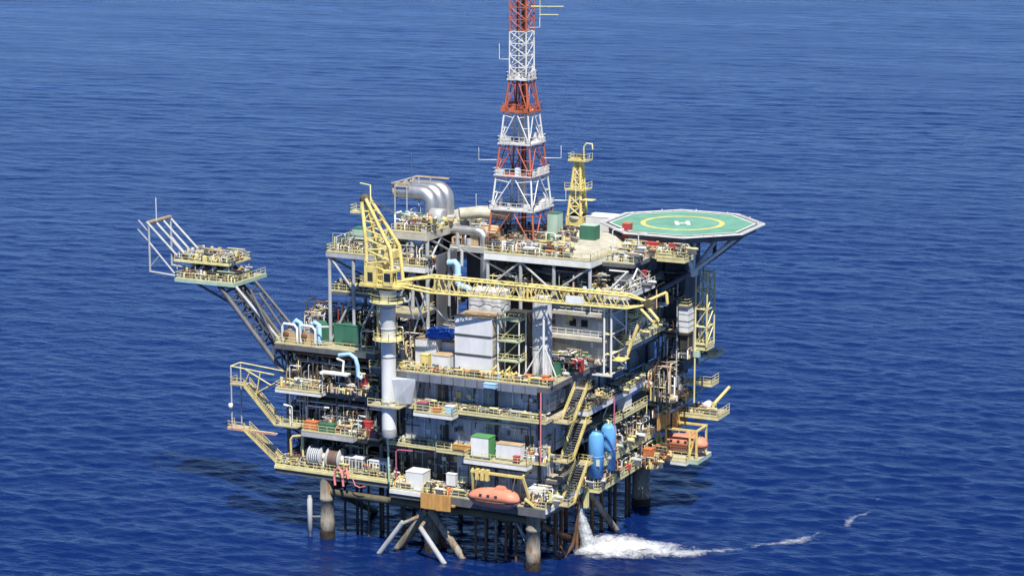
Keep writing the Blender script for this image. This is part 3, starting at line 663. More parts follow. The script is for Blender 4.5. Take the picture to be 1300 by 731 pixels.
# lattice tower at the near corner of the accommodation
la = thing('lattice_frame', 'white lattice bracing frame at the right end of the balconies', 'frame', (5.8, 20, Z3))
lx, ly0, ly1 = 6.4, 14.9, 20.8
for x, y in ((lx,ly0),(lx,ly1),(lx-1.2,ly0)): MB().cyl((x,y,28),(x,y,42), .17, 8).build('post', 'white', la)
for y in (ly0, ly1): MB().bar((3.2,y,28.2),(lx+.2,y,28.2), .3, .35).build('bracket', 'white', la)
for i in range(5):
    z = 28.4+i*3.2
    MB().cyl((lx,ly0,z),(lx,ly1,z), .11, 6).build('crossbar', 'white', la)
    if i < 4: MB().cyl((lx,ly0,z+3.2),(lx,ly1,z), .11, 6).build('brace', 'white', la)
    MB().box(lx-1.1,ly0,z-.1,lx-.15,ly1,z-.02).build('landing', 'rail', la)

wall_fittings('lamps and conduits on the balcony walls of the accommodation', AX0+.2, AX1-.4, AY0-.03, Z3+.6, 40, 90, 78); wall_fittings('conduits and vents on the right wall of the accommodation', AY0+.5, AY1-1, AX1+.03, Z3+.6, 40, 170, 79, 'y', 1)
clutter('pipework', 'pipes and bracing packed round the far right stair tower', 6, 11, 36.5, 42, 26.8, 8, 110, [4,7,6,6,3,5,.5,.8,4,1,2,6,.4,.6], 80, 1)
clutter('pipework', 'dark pipes packed behind the far right cabin', 5.5, 9, 33, 40, 20, 8, 120, [2,3,4,8,5,3,.5,.8,2,.5,1,10,.3,.5], 81, 1.2)
# ------------------------------------------------------------------ radio tower
TX, TY = -12.7, 22.3
tw = thing('radio_tower', 'tall red and white lattice radio tower rising out of the picture', 'tower', (TX, TY, 46.4))
bands = [(46.4,8.35,'towerred'),(52.5,7.2,'towerwhite'),(57.9,6.15,'towerred'),(63.0,5.15,'towerwhite'),(68.1,4.15,'towerred'),(73.2,2.95,'towerwhite'),(80.8,2.9,'towerred'),(88.5,2.85,'towerwhite'),(93,2.8,None)]
CS = ((-.5,-.5),(.5,-.5),(.5,.5),(-.5,.5))
for i in range(len(bands)-1):
    z0, s0, m = bands[i]; z1, s1, _ = bands[i+1]
    P0 = [V(TX+a*s0, TY+b*s0, z0) for a, b in CS]; P1 = [V(TX+a*s1, TY+b*s1, z1) for a, b in CS]
    wide = s0 > 3.5; rl = .16 if wide else .13; rb = .095 if wide else .07
    for k in range(4): MB().cyl(P0[k], P1[k], rl, 8).build('tower_leg', m, tw)
    nsub = 1 if wide else 4
    for k in range(4):
        j = (k+1) % 4
        for q in range(nsub):
            a0 = P0[k].lerp(P1[k], q/nsub); a1 = P0[k].lerp(P1[k], (q+1)/nsub); b0 = P0[j].lerp(P1[j], q/nsub); b1 = P0[j].lerp(P1[j], (q+1)/nsub)
            if wide:
                mid = a1.lerp(b1, .5); am = a0.lerp(a1,.5); bm_ = b0.lerp(b1,.5)
                lo = a0.lerp(b0, .5)
                MB().cyl(a0, mid, rb, 6).build('tower_brace', m, tw); MB().cyl(b0, mid, rb, 6).build('tower_brace', m, tw)
                MB().cyl(am, a0.lerp(mid,.5), rb*.7, 5).build('tower_brace', m, tw); MB().cyl(bm_, b0.lerp(mid,.5), rb*.7, 5).build('tower_brace', m, tw)
                MB().cyl(a1.lerp(a0,.12), a0.lerp(mid,.82), rb*.7, 5).build('tower_brace', m, tw); MB().cyl(b1.lerp(b0,.12), b0.lerp(mid,.82), rb*.7, 5).build('tower_brace', m, tw)
            else:
                MB().cyl(a0, b1, rb, 5).build('tower_brace', m, tw); MB().cyl(b0, a1, rb, 5).build('tower_brace', m, tw)
            MB().cyl(a1, b1, rb, 5).build('tower_girt', m, tw)
    # floor with rails at the foot of each band
    if 0 < i < 6:
        h = s0/2+.35
        MB().box(TX-h,TY-h,z0-.1,TX+h,TY+h,z0-.02).build('tower_platform', m, tw)
        rail_mesh(MB(), [(TX-h,TY-h,z0),(TX+h,TY-h,z0),(TX+h,TY+h,z0),(TX-h,TY+h,z0),(TX-h,TY-h,z0)], h=1.2, post=1.0, r=.045).build('tower_railing', 'towerwhite' if i in (1,2) else m, tw)
        mb = MB(); rg = random.Random(i)
        for k in range(14): 
            a, b = rg.choice([(-1,rg.uniform(-1,1)),(1,rg.uniform(-1,1)),(rg.uniform(-1,1),-1),(rg.uniform(-1,1),1)])
            s = rg.uniform(.15,.4); mb.box(TX+a*h*.9-s, TY+b*h*.9-s, z0, TX+a*h*.9+s, TY+b*h*.9+s, z0+rg.uniform(.4,1.5))
        mb.build('cabinets', 'towerwhite' if i in (1,2) else m, tw, kind='stuff')
    # central ladder and cable run
    zz = z1
    mb = MB(); mb.box(TX-.55,TY-.12,z0,TX-.4,TY+.12,z1); mb.box(TX+.4,TY-.12,z0,TX+.55,TY+.12,z1)
    n = int((z1-z0)/.6)
    for k in range(n): mb.box(TX-.4,TY-.08,z0+k*.6,TX+.4,TY+.08,z0+k*.6+.1)
    mb.build('ladder', m, tw); MB().box(TX-.3,TY+.5,z0,TX+.5,TY+.75,z1).build('cable_run', 'rust' if m == 'towerred' else 'towerwhite', tw)
for p in (((-1.5,-1.6,76.4),(-3,-2,76.4),(-3,-2,78.9)), ((1.4,0,81.4),(2.6,1.2,81.4),(2.6,1.2,84.4)), ((-3,-3,60.4),(-5.6,-4.2,60.4),(-5.6,-4.2,62.4)), ((3,2,60.4),(5.4,3.4,60.4),(5.4,3.4,62.4)), ((-3.6,-3.6,52.9),(-6,-4.4,52.9),(-6,-4.4,54.9)), ((3.6,3.4,53.4),(6,4,53.4),(6,4,55.4)), ((3.2,3.6,53.4),(6.4,7,53.0),(6.4,7,58.4))):
    MB().path([(TX+a,TY+b,c) for a,b,c in p], .06, 6).build('whip_antenna', 'white', tw)
ya = MB()
for z, L in ((86,3),(84.7,3.8),(83.4,3)): ya.cyl((TX+1.4+1.2,TY+1.1,z),(TX+1.4+1.2+L*.9,TY+1.1+L*.43,z), .07, 6)
ya.cyl((TX+1.4,TY+.5,84.7),(TX+2.8,TY+1.2,84.7), .1, 6); ya.cyl((TX+2.65,TY+1.12,83.2),(TX+2.65,TY+1.12,86.4), .07, 6)
ya.build('yagi_antenna', 'rail', tw)

# ------------------------------------------------------------------ pedestal cranes
def box_truss(parent, p, q, w0, h0, w1, h1, n, rc, rb, m, name='boom'):
    """lattice boom: four chords and zig-zag lacing"""
    p = Vector(p); q = Vector(q); t = (q-p).normalized(); s = t.cross(V(0,0,1)).normalized(); u = s.cross(t)
    def pt(k, a, b): 
        c = p.lerp(q, k); w = w0+(w1-w0)*k; h = h0+(h1-h0)*k; return c+s*(a*w/2)+u*(b*h/2)
    for a, b in ((-1,-1),(1,-1),(1,1),(-1,1)): MB().cyl(pt(0,a,b), pt(1,a,b), rc, 8).build(name+'_chord', m, parent)
    for (a, b, c, d) in ((-1,-1,-1,1),(1,-1,1,1),(-1,1,1,1),(-1,-1,1,-1)):
        for i in range(n):
            k0 = i/n; k1 = (i+.5)/n; k2 = (i+1)/n
            MB().cyl(pt(k0,a,b), pt(k1,c,d), rb, 5).build(name+'_lacing', m, parent); MB().cyl(pt(k1,c,d), pt(k2,a,b), rb, 5).build(name+'_lacing', m, parent)
    return pt
PX, PY = -23.8, -2.4
cr = thing('pedestal_crane', 'yellow lattice boom crane on the white column at the platform front', 'crane', (PX, PY, 20))
MB().lathe((PX,PY,0), [(1.15,20.3),(1.15,28.2),(1.15,41.6),(1.35,41.9),(1.35,42.6)], 24).build('pedestal', 'white', cr)
MB().lathe((PX,PY,0), [(1.0,18.9),(1.18,19.2),(1.18,20.2)], 24).build('pedestal_foot', 'grey', cr)
for z in (24.6, 31.8, 36.2, 39.6): MB().lathe((PX,PY,0), [(1.155,z),(1.22,z+.02),(1.22,z+.3),(1.155,z+.32)], 24).build('pedestal_ring', 'grey', cr)
# conical bracket carrying the pedestal off the deck edge
MB().add([(PX+.6,PY-.9,28.4),(PX+4.2,-1.3,28.4),(PX+4.2,.4,28.4),(PX+.4,.4,28.4),(PX+.6,PY-.5,24.3),(PX+3.2,-1.0,24.3),(PX+3.2,.3,24.3),(PX+.4,.3,24.3)],
         [(0,1,2,3),(7,6,5,4),(4,5,1,0),(5,6,2,1),(6,7,3,2),(7,4,0,3)]).build('pedestal_bracket', 'wall', cr)
MB().box(PX-3,PY-1.6,24.0,PX+2.6,-.95,24.14).build('service_platform', 'deck', cr); railing(cr, (PX-3,PY-1.5,24.15),(PX+2.5,PY-1.5,24.15))
MB().lathe((PX,PY,0), [(1.3,34.6),(2.5,34.62),(2.5,34.75),(1.3,34.77)], 20).build('service_platform', 'rail', cr)
rail_mesh(MB(), [(PX+2.4*math.cos(a),PY+2.4*math.sin(a),34.77) for a in [2*math.pi*k/12 for k in range(13)]]).build('railing', 'rail', cr)
MB().lathe((PX,PY,0), [(1.5,40.6),(2.9,40.62),(2.9,40.8),(1.5,40.82)], 20).build('service_platform', 'rail', cr)
rail_mesh(MB(), [(PX+2.8*math.cos(a),PY+2.8*math.sin(a),40.82) for a in [2*math.pi*k/12 for k in range(13)]]).build('railing', 'rail', cr)
mb = MB()
for dx in (-.25,.25): mb.cyl((PX-1.5,PY-.6+dx,34.8),(PX-1.5,PY-.6+dx,41), .06, 5)
for k in range(16): mb.cyl((PX-1.5,PY-.85,35+k*.38),(PX-1.5,PY-.35,35+k*.38), .04, 4)
mb.build('ladder', 'yellow', cr)
MB().lathe((PX,PY,0), [(1.6,42.6),(1.9,42.7),(1.9,43.0),(1.5,43.1)], 24).build('slew_ring', 'olive', cr)
# machinery house
MB().box(PX-3.9,PY-2.2,43.1,PX+3.2,PY+2.2,43.5).build('slew_table', 'yellow', cr)
MB().box(PX-3.0,PY-2.1,43.5,PX-.9,PY+2.1,46.2).build('machinery_house', 'yellow', cr)
w = MB().box(PX+.4,PY-2.3,43.5,PX+2.0,PY-.7,45.9).build('cab', 'yellow', cr)
MB().box(PX+.6,PY-2.34,44.2,PX+1.7,PY-2.305,45.5).build('window', 'glass', w); MB().box(PX+2.005,PY-2.1,44.2,PX+2.04,PY-1,45.5).build('window', 'glass', w)
MB().box(PX-2.4,PY-2.14,44.0,PX-1.5,PY-2.105,45.4).build('house_door', 'dark', cr)
railing(cr, (PX-3.8,PY-2.1,43.5),(PX-3.0,PY-2.1,43.5),); railing(cr, (PX-3.8,PY-2.1,43.5),(PX-3.8,PY+2.1,43.5)); railing(cr, (PX-3,PY-2,46.2),(PX-.9,PY-2,46.2))
# A-frame: two tapering legs leaning back to the left
top = V(PX-3.8, PY, 56.3)
for sgn in (-1, 1):
    y = PY+sgn*1.5; yt = PY+sgn*.6
    fr = [(PX+1.9,y,43.4),(PX+1.3,y,49.2),(top.x+.4,yt,56.5)]; bk = [(PX-2.9,y,43.4),(PX-2.9,y,49.6),(top.x-.3,yt,56)]
    for pts in (fr, bk): MB().path(pts, .3, 8).build('mast_leg', 'yellow', cr)
    nb = 7
    for k in range(nb):
        a = lerp(fr[0],fr[1],k/3.) if k <= 3 else lerp(fr[1],fr[2],(k-3)/4.); b = lerp(bk[0],bk[1],(k+.6)/3.) if k < 2.5 else lerp(bk[1],bk[2],(k-2.4)/4.6)
        MB().cyl(a, b, .13, 6).build('mast_lacing', 'yellow', cr)
        if k < nb-1:
            a2 = lerp(fr[0],fr[1],(k+1)/3.) if k+1 <= 3 else lerp(fr[1],fr[2],(k-2)/4.); MB().cyl(b, a2, .13, 6).build('mast_lacing', 'yellow', cr)
for k in (.15,.35,.55,.75,.95):
    a = lerp((PX+1.3,PY-1.5,49.2),(top.x+.4,PY-.6,56.5),k); b = lerp((PX+1.3,PY+1.5,49.2),(top.x+.4,PY+.6,56.5),k); MB().cyl(a,b,.13,6).build('mast_rung', 'yellow', cr)
MB().box(PX+.2,PY-1.4,47.5,PX+1.4,PY+1.4,48.7).build('winch', 'yellow', cr)
MB().lathe((top.x,PY-.5,56.4), [(.2,0),(.75,.02),(.75,.9),(.2,1.0)], 14, axis='y').build('mast_sheave', 'olive', cr)
MB().box(top.x-2.2,PY-1,54.2,top.x-.3,PY+1,54.35).build('mast_platform', 'rail', cr); railing(cr, (top.x-.3,PY-1,54.36),(top.x-2.2,PY-1,54.36),(top.x-2.2,PY+1,54.36), m='rail')
MB().path([(top.x+.9,PY,55.6),(top.x+.9,PY,58.6),(top.x-.9,PY,58.8)], .12, 6).build('mast_davit', 'rail', cr)
# boom
b0 = V(PX+3.0, PY, 44.0); b1 = V(17.0, 3.2, 43.0)
pt = box_truss(cr, b0.lerp(b1,.12), b0.lerp(b1,.93), 2.0, 2.4, 1.7, 1.9, 15, .17, .085, 'yellow')
for a, b in ((-1,-1),(1,-1),(1,1),(-1,1)):
    MB().cyl((PX+2.4, PY+a*-.9, 43.4+ (b+1)*.35), pt(0,a,b), .2, 8).build('boom_foot', 'yellow', cr)
    MB().cyl(pt(1,a,b), b1+V(.3,.05,(b)*.25), .17, 8).build('boom_head', 'yellow', cr)
for k in (.02,.48,.5): 
    for q in ((-1,-1,1,-1),(-1,1,1,1),(-1,-1,-1,1),(1,-1,1,1)): MB().cyl(pt(k,q[0],q[1]), pt(k,q[2],q[3]), .16, 6).build('boom_frame', 'yellow', cr)
MB().cyl(pt(.03,0,.9), pt(1,0,.9), .06, 5).build('boom_walkway_wire', 'dkgrey', cr)
mb = MB(); mb.add([pt(.0,-.6,-.85),pt(1,-.6,-.85),pt(1,.6,-.85),pt(0,.6,-.85)], [(0,1,2,3)]); mb.build('boom_walkway', 'rail', cr)
[MB().cyl((b1.x+.5,b1.y-.45+k*.5,b1.z),(b1.x+.5,b1.y-.3+k*.5,b1.z), .62, 14).build('boom_sheave', 'olive', cr) for k in range(2)]
for p, q in (((0,0,.2),(2.6,1.8,1.5)), ((0,0,-.3),(2.4,-.8,-2.2)), ((-1.4,0,-.4),(1.6,-.4,-2.9)), ((2.4,-.8,-2.2),(1.6,-.4,-2.9)), ((2.6,1.8,1.5),(2.8,1.8,-.2))): MB().cyl(b1+Vector(p), b1+Vector(q), .24, 8).build('boom_tip_frame', 'yellow', cr)
MB().box(b1.x+1.5,b1.y-.7,b1.z-3.5,b1.x+2.2,b1.y,b1.z-2.3).build('hook_block', 'yellow', cr); MB().cyl((b1.x+1.85,b1.y-.35,b1.z-2.4),(b1.x+.9,b1.y-.2,b1.z-.3),.05,5).build('hoist_rope', 'dkgrey', cr)
MB().bar(pt(.70,0,0)+V(0,-1.02,-.25), pt(.79,0,0)+V(0,-1.0,-.25), .06, 1.2).build('name_board', 'white', cr)
for dy in (-.5,.5): MB().cyl((top.x+.2,PY+dy,56.6), pt(.5,dy,1.05), .06, 5).build('pendant_rope', 'dkgrey', cr)
MB().path([(PX+4.2,PY-.4,42.6),(PX+4.2,PY-.4,41.6),(PX+3.9,PY-.4,41.0),(PX+3.2,PY-.4,40.9),(PX+3.0,PY-.4,41.6)], .22, 8).build('auxiliary_hook', 'grey', cr)
MB().cyl((PX+4.2,PY-.4,42.5),(PX+4.4,PY,43.9), .05, 5).build('hoist_rope', 'dkgrey', cr)

# rear crane
qx, qy = -12.0, 42.5
c2 = thing('pedestal_crane', 'distant yellow crane mast standing behind the roof beside the helideck', 'crane', (qx, qy, 44))
MB().lathe((qx,qy,0), [(1.2,30),(1.2,47.4),(1.6,47.6),(1.6,48.2)], 16).build('pedestal', 'white', c2)
def p2(k, a, b): w = (1.2+(.85-1.2)*k); return V(qx+a*w+.9*k*(.3 if a<0 else .3), qy+b*w, 48.2+k*9.7)
for a, b in CS: MB().cyl(p2(0,a*2,b*2)-V(a,b,0)*0, p2(1,a*1.1,b*1.1), .24, 8).build('mast_leg', 'yellow', c2)
for i in range(6):
    k0 = i/6; k1 = (i+1)/6
    for (a, b, c, d) in ((-1,-1,1,-1),(1,-1,1,1),(-1,1,1,1)):
        f = lambda k, a_, b_: p2(k, a_*(1-.45*k), b_*(1-.45*k))
        MB().cyl(f(k0,a,b), f(k1,c,d), .12, 6).build('mast_lacing', 'yellow', c2); MB().cyl(f(k1,a,b), f(k1,c,d), .12, 6).build('mast_rung', 'yellow', c2)
        MB().cyl(f(k0,c,d), f(k1,a,b), .12, 6).build('mast_lacing', 'yellow', c2)
MB().box(qx-1.6,qy-1.6,52.60,qx+2.0,qy+1.6,52.75).build('mast_platform', 'yellow', c2); rail_mesh(MB(), [(qx-1.6,qy-1.6,52.75),(qx+2,qy-1.6,52.75),(qx+2,qy+1.6,52.75)]).build('railing', 'rail', c2)
MB().box(qx-1.2,qy-1.3,57.50,qx+2.2,qy+1.3,57.65).build('mast_platform', 'yellow', c2); rail_mesh(MB(), [(qx-1.2,qy+1.3,57.65),(qx-1.2,qy-1.3,57.65),(qx+2.2,qy-1.3,57.65),(qx+2.2,qy+1.3,57.65)]).build('railing', 'rail', c2)
MB().path([(qx+1.2,qy,57.70),(qx+1.2,qy,59.90),(qx+1.7,qy,60.50),(qx+2.6,qy+.2,60.40),(qx+2.7,qy+.2,59.50)], .14, 6).build('mast_davit', 'rail', c2)
MB().lathe((qx+.4,qy-.5,58.10), [(.2,0),(.7,.02),(.7,.9),(.2,1)], 12, axis='y').build('mast_sheave', 'dark', c2)
MB().box(qx-1.5,qy-1.3,46.6,qx+1.5,qy+1.3,48.2).build('machinery_house', 'yellow', c2)
MB().box(qx+1.2,qy-1.4,51.0,qx+3.4,qy+.2,51.12).build('side_bracket', 'rail', c2)

# ------------------------------------------------------------------ exhaust ducts
for i, lab in enumerate(('nearest of three silver elbow exhaust ducts on the rear left roof', 'middle one of three silver elbow exhaust ducts on the roof', 'farthest of three silver elbow exhaust ducts on the rear left roof')):
    x, y = -26.6, 17.6+i*2.75
    t = thing('exhaust_duct', lab, 'duct', (x, y, 49.6), 'silver exhaust ducts')
    pts = [(x,y,49.6),(x,y,52.6)]+[(x-1.9+1.9*math.cos(a), y, 52.6+1.9*math.sin(a)+.3*0) for a in [R(k) for k in range(10,91,10)]]+[(x-6.3,y,54.5)]
    MB().path(pts, 1.15, 20).build('duct', 'stainless', t)
    MB().lathe((x,y,49.7), [(1.2,0),(1.5,.05),(1.5,.5),(1.2,.55)], 20).build('collar', 'grey', t)
    MB().lathe((x-6.3,y,54.5), [(1.16,-.3),(1.3,-.28),(1.3,0),(1.16,.02)], 20, axis='x').build('outlet_rim', 'tan', t)
    MB().lathe((x-6.32,y,54.5), [(1.0,-.31),(1.02,-.305)], 20, axis='x').build('outlet_throat', 'black', t)
dr = thing('duct_rack', 'steel rack that carries the outlets of the silver exhaust ducts', 'frame', (-31.5, 20, 49.6))
for yy in (16.2, 20.3, 24.5):
    for xx in (-32.6, -30.4): MB().cyl((xx,yy,46.1 if xx < -30 else 46.1),(xx,yy,55.9), .12, 6).build('post', 'grey', dr)
MB().bar((-33,16.2,55.9),(-33,24.5,55.9),.2,.2).build('top_beam', 'grey', dr); MB().bar((-30,16.2,55.95),(-33.2,16.2,55.95),.3,.25).build('top_beam', 'tan', dr); MB().bar((-33,24.5,55.9),(-27,24.5,55.9),.25,.25).build('top_beam', 'tan', dr)
MB().cyl((-31,19,55.9),(-31,19,60.5), .05, 5).build('lightning_rod', 'dkgrey', dr)
hd2 = thing('horizontal_duct', 'silver horizontal duct bending down in front of the grey roof vent', 'duct', (-20, 20, 48))
MB().path([(-24,17,49.0),(-18.2,17,49.0),(-17.3,17,48.8),(-16.8,17,48.2),(-16.7,17,46),(-16.7,17,41)], .75, 14).build('duct', 'stainless', hd2)
MB().path([(-22.8,20,51.0),(-20,22,51.2),(-14.6,22,51)], 1.0, 12).build('duct', 'roof', hd2)
MB().lathe((-25.5,15.4,51.2), [(1.0,0),(1.3,.05),(1.3,2.2),(1.0,2.25)], 16, axis='x').build('fan_casing', 'grey', hd2)
# brown silencer drum
sd = thing('silencer_drum', 'brown silencer drum beside the tower foot on the roof', 'drum', (-17, 20, 46.6))
MB().lathe((-18.6,20,48.3), [(1.1,0),(1.5,.1),(1.5,3),(1.1,3.1)], 16, axis='x').build('drum', 'tan', sd); MB().box(-18.2,19.2,46.6,-16,20.8,47.2).build('saddle', 'rust', sd)
# blue pipes by the exhaust block
bp_ = thing('blue_pipe', 'pale blue bent pipe left of the roof deck columns', 'pipe', (-19, 12, 40))
MB().path([(-20.6,12,37.5),(-20.6,12,46.2),(-20.2,12,47),(-18.6,12,47),(-18.3,12,46.6),(-18.3,12,44.2)], .26, 8).build('pipe_run', 'grey', bp_)
MB().path([(-20.4,11.4,44.6),(-19.2,11.4,44.8),(-18.8,11.4,44.4),(-18.8,11.4,41.5),(-18.3,11.4,41),(-16.8,11.4,40.8),(-16,11.4,40),(-16,11.4,37.5)], .55, 12).build('pipe_run', 'sky', bp_)
MB().lathe((-18.8,11.4,0), [(.56,42.6),(.7,42.62),(.7,42.9),(.56,42.92)], 12).build('flange', 'grey', bp_)

# ------------------------------------------------------------------ flare / vent boom on the left
fb = thing('flare_boom', 'inclined boom on the left with green edged equipment platform at its end', 'boom', (-47, 6, 25))
fz = 39.6
for y, rr_, m in ((3.6,.42,'dkgrey'),(9.4,.42,'dkgrey')):
    MB().cyl((-46.6,y,25.6),(-58.6,y,fz-.6), rr_, 10).build('boom_chord', m, fb); MB().cyl((-46.4,y,30.2),(-55.4,y,fz-.5), rr_*.6, 8).build('boom_chord', 'grey' if y < 5 else 'dkgrey', fb)
    for k in range(6):
        a = lerp((-46.6,y,25.6),(-58.6,y,fz-.6),k/6); b = lerp((-46.4,y,30.2),(-55.4,y,fz-.5),(k+.5)/6); c = lerp((-46.6,y,25.6),(-58.6,y,fz-.6),(k+1)/6)
        MB().cyl(a,b,.14,6).build('boom_lacing', 'dkgrey', fb); MB().cyl(b,c,.14,6).build('boom_lacing', 'dkgrey', fb)
for k in range(7):
    a = lerp((-46.6,3.6,25.6),(-58.6,3.6,fz-.6),k/6.5); MB().cyl(a,a+V(0,5.8,0),.16,6).build('boom_rung', 'dkgrey', fb)
    if k < 6: MB().cyl(a, lerp((-46.6,9.4,25.6),(-58.6,9.4,fz-.6),(k+1)/6.5), .13, 6).build('boom_lacing', 'dkgrey', fb)
for y in (5,6.2,7.4): MB().cyl((-46.6,y,27),(-57.2,y,fz-.4), .25, 8).build('gas_line', 'dark', fb)
for p, q in (((-63,3.4,fz-.5),(-56.5,5,35.6)), ((-63,10,fz-.5),(-57,9,36)), ((-54,3.6,fz-.6),(-54.6,5,35)), ((-52.4,3.2,fz-.6),(-47,3,29.5)), ((-46.6,3,33.6),(-50.6,3,fz-1))): MB().cyl(p,q,.2,8).build('strut', 'dkgrey', fb)
MB().box(-66.8,3,fz-.1,-55.4,13,fz).build('platform', 'deck', fb)
for (x0,y0,x1,y1) in ((-66.8,2.9,-55.3,2.99),(-55.39,3,-55.25,13),(-66.9,3,-66.81,13)): MB().box(x0,y0,fz-.5,x1,y1,fz+.1).build('platform_edge', 'mint', fb)
railing(fb,(-66.7,3.1,fz),(-55.5,3.1,fz)); railing(fb,(-55.5,3.1,fz),(-55.5,12.9,fz)); railing(fb,(-66.7,3.1,fz),(-66.7,10.9,fz))
uz = 42.3
MB().box(-68,4.6,uz-.15,-57.2,11.4,uz).build('upper_platform', 'deck', fb); MB().box(-68,4.5,uz-.2,-57.2,4.59,uz+.05).build('platform_edge', 'rail', fb)
railing(fb,(-67.9,4.7,uz),(-62.5,4.7,uz)); railing(fb,(-62.5,4.7,uz),(-57.3,4.7,uz)); railing(fb,(-57.3,4.7,uz),(-57.3,11.3,uz)); railing(fb,(-67.9,11.3,uz),(-57.3,11.3,uz))
for x in (-67.6,-64,-60.6,-57.5):
    for y in (4.9,11): MB().cyl((x,y,fz),(x,y,uz-.15), .1, 6).build('post', 'grey', fb)
for i in range(8):
    x = -65.5+i*1.15
    MB().cyl((x-.9,5.2,fz+.9),(x+.5,5.6,uz-.8), .32, 8).build('burner_pipe', ('white','dark','grey','dark')[i%4], fb); MB().cyl((x-.3,7.4,fz+.7),(x+.8,7.6,uz-.7), .3, 8).build('burner_pipe', ('dark','tan','white')[i%3], fb)
tx = -71.8
for y in (3.2, 9.6):
    MB().cyl((tx,y,40.2),(tx,y,48.3), .18, 8).build('frame_post', 'grey', fb); MB().cyl((tx,y,40.3),(-66.8,y,40.0), .18, 8).build('frame_beam', 'grey', fb)
    MB().cyl((tx,y,45.2),(-67,y,40.4), .15, 6).build('frame_brace', 'grey', fb); MB().cyl((tx,y,41),(-70,y,43),.1,6).build('frame_brace','grey',fb)
for y in (3.2,5.3,7.4,9.6): MB().cyl((tx-.4,y,48.6),(-66.4,y,43.4), .2, 8).build('burner_arm', 'grey', fb)
MB().cyl((tx,3.2,48.3),(tx,9.6,48.3), .18, 8).build('frame_beam', 'grey', fb); MB().cyl((tx-1.6,2.6,48.9),(tx-.2,3.0,47.2), .12, 6).build('frame_brace', 'grey', fb); MB().cyl((tx-1.8,2.6,47.4),(tx-.2,3.0,45.6), .12, 6).build('frame_brace', 'grey', fb)
MB().bar((tx,3.2,48.6),(tx,9.6,48.6), .5, .3).build('burner_header', 'tan', fb)
MB().cyl((tx+.3,5,48.5),(tx+.3,5,52.4), .07, 6).build('mast', 'white', fb)
for x in (-62, -58.4): MB().cyl((x,9,uz),(x,9,uz+1.9), .08, 6).build('mast', 'rail', fb)
clutter('boom_pipework', 'small valves and pipes crowding the upper platform of the left boom', -67.4, -58, 5.2, 10.8, uz, 1.7, 170, [6,8,5,5,2,5,0,0,3,2,1,7,0,.3], 11, .9)
clutter('boom_pipework', 'tangle of dark and white pipes on the lower platform of the left boom', -66.2, -56.2, 3.8, 10.4, fz, 1.6, 170, [6,5,5,5,2,4,0,0,2,2,1,9,0,0], 12, 1)
# ------------------------------------------------------------------ main deck things
def cabin(label, x0, y0, z0, L, W, H, group=None, ribs=True):
    t = thing('cabin', label, 'cabin', (x0+L/2, y0+W/2, z0), group)
    MB().box(x0,y0,z0+.12,x0+L,y0+W,z0+H-.06).build('body', 'cabin', t)
    for x in (x0-.04, x0+L-.14):
        for y in (y0-.04, y0+W-.14): MB().box(x,y,z0,x+.18,y+.18,z0+H-.02).build('corner_post', 'cabin', t)
    for z in (z0-.003, z0+H-.17): MB().box(x0-.03,y0-.05,z,x0+L+.03,y0+W+.05,z+.15).build('frame_rail', ('tan' if 'top white' in label or group is None else 'dkgrey') if z > z0 else 'dkgrey', t)
    if ribs:
        d = MB().box(x0+L+.002,y0+.5,z0+.3,x0+L+.05,y0+1.4,z0+H-.5).build('door', 'deck', t); MB().box(x0+L+.052,y0+1.2,z0+1.2,x0+L+.1,y0+1.3,z0+1.5).build('handle', 'dark', d)
    return t
for i, lab in enumerate(('bottom white cabin of the stack of three on the main deck', 'middle white cabin of the stack of three on the main deck', 'top white cabin of the stack of three, under the crane boom')):
    cabin(lab, -13.7, .6, Z3+.25+i*3.05, 6.3, 4.6, 2.98, 'stacked white cabins')
cabin('small white box cabin standing left of the cabin stack', -17.6, .4, Z3+.05, 3.0, 2.6, 2.7, None, False)
cabin('pale grey cabin behind the white crane column with a folded blue cover on it', -21.6, 2.4, Z3+.05, 3.6, 3.4, 4.6, None, False)
cabin('small pale cabin below the blue cover, left of the white box', -17.9, 4.2, Z3+.05, 2.6, 3, 4.0, None, False)
bt = MB(); rg = random.Random(3); nx, ny = 14, 8
vs = []
for j in range(ny):
    for i in range(nx):
        e = (i in (0,nx-1)) or (j in (0,ny-1))
        vs.append((-20.0+4.4*i/(nx-1), 2.6+2.8*j/(ny-1), 34.75+(0 if e else .75+.25*rg.random())+.12*rg.random()))
bt.add(vs, [(j*nx+i,j*nx+i+1,(j+1)*nx+i+1,(j+1)*nx+i) for j in range(ny-1) for i in range(nx-1)], 0, True)
bt.box(-20,2.6,34.2,-15.6,5.4,34.8)
bt.build('tarpaulin_bundle', 'tarpblue', None, None, 'bright blue tarpaulin bundle on the cabin beside the white crane column', 'tarpaulin')
# white sling legs / braces above the bundle
sl = thing('lifting_frame', 'white inclined lifting legs meeting above the blue tarpaulin', 'frame', (-19, 3, 36))
for p, q in (((-20.2,-.2,41.2),(-19.9,3,35.2)), ((-16.9,-.3,46.4),(-21.9,2.6,35)), ((-21.9,0,41.4),(-22.3,3,37)), ((-17.6,0,40.2),(-15.4,3,36.6))): MB().cyl(p,q,.15,8).build('leg', 'white', sl)
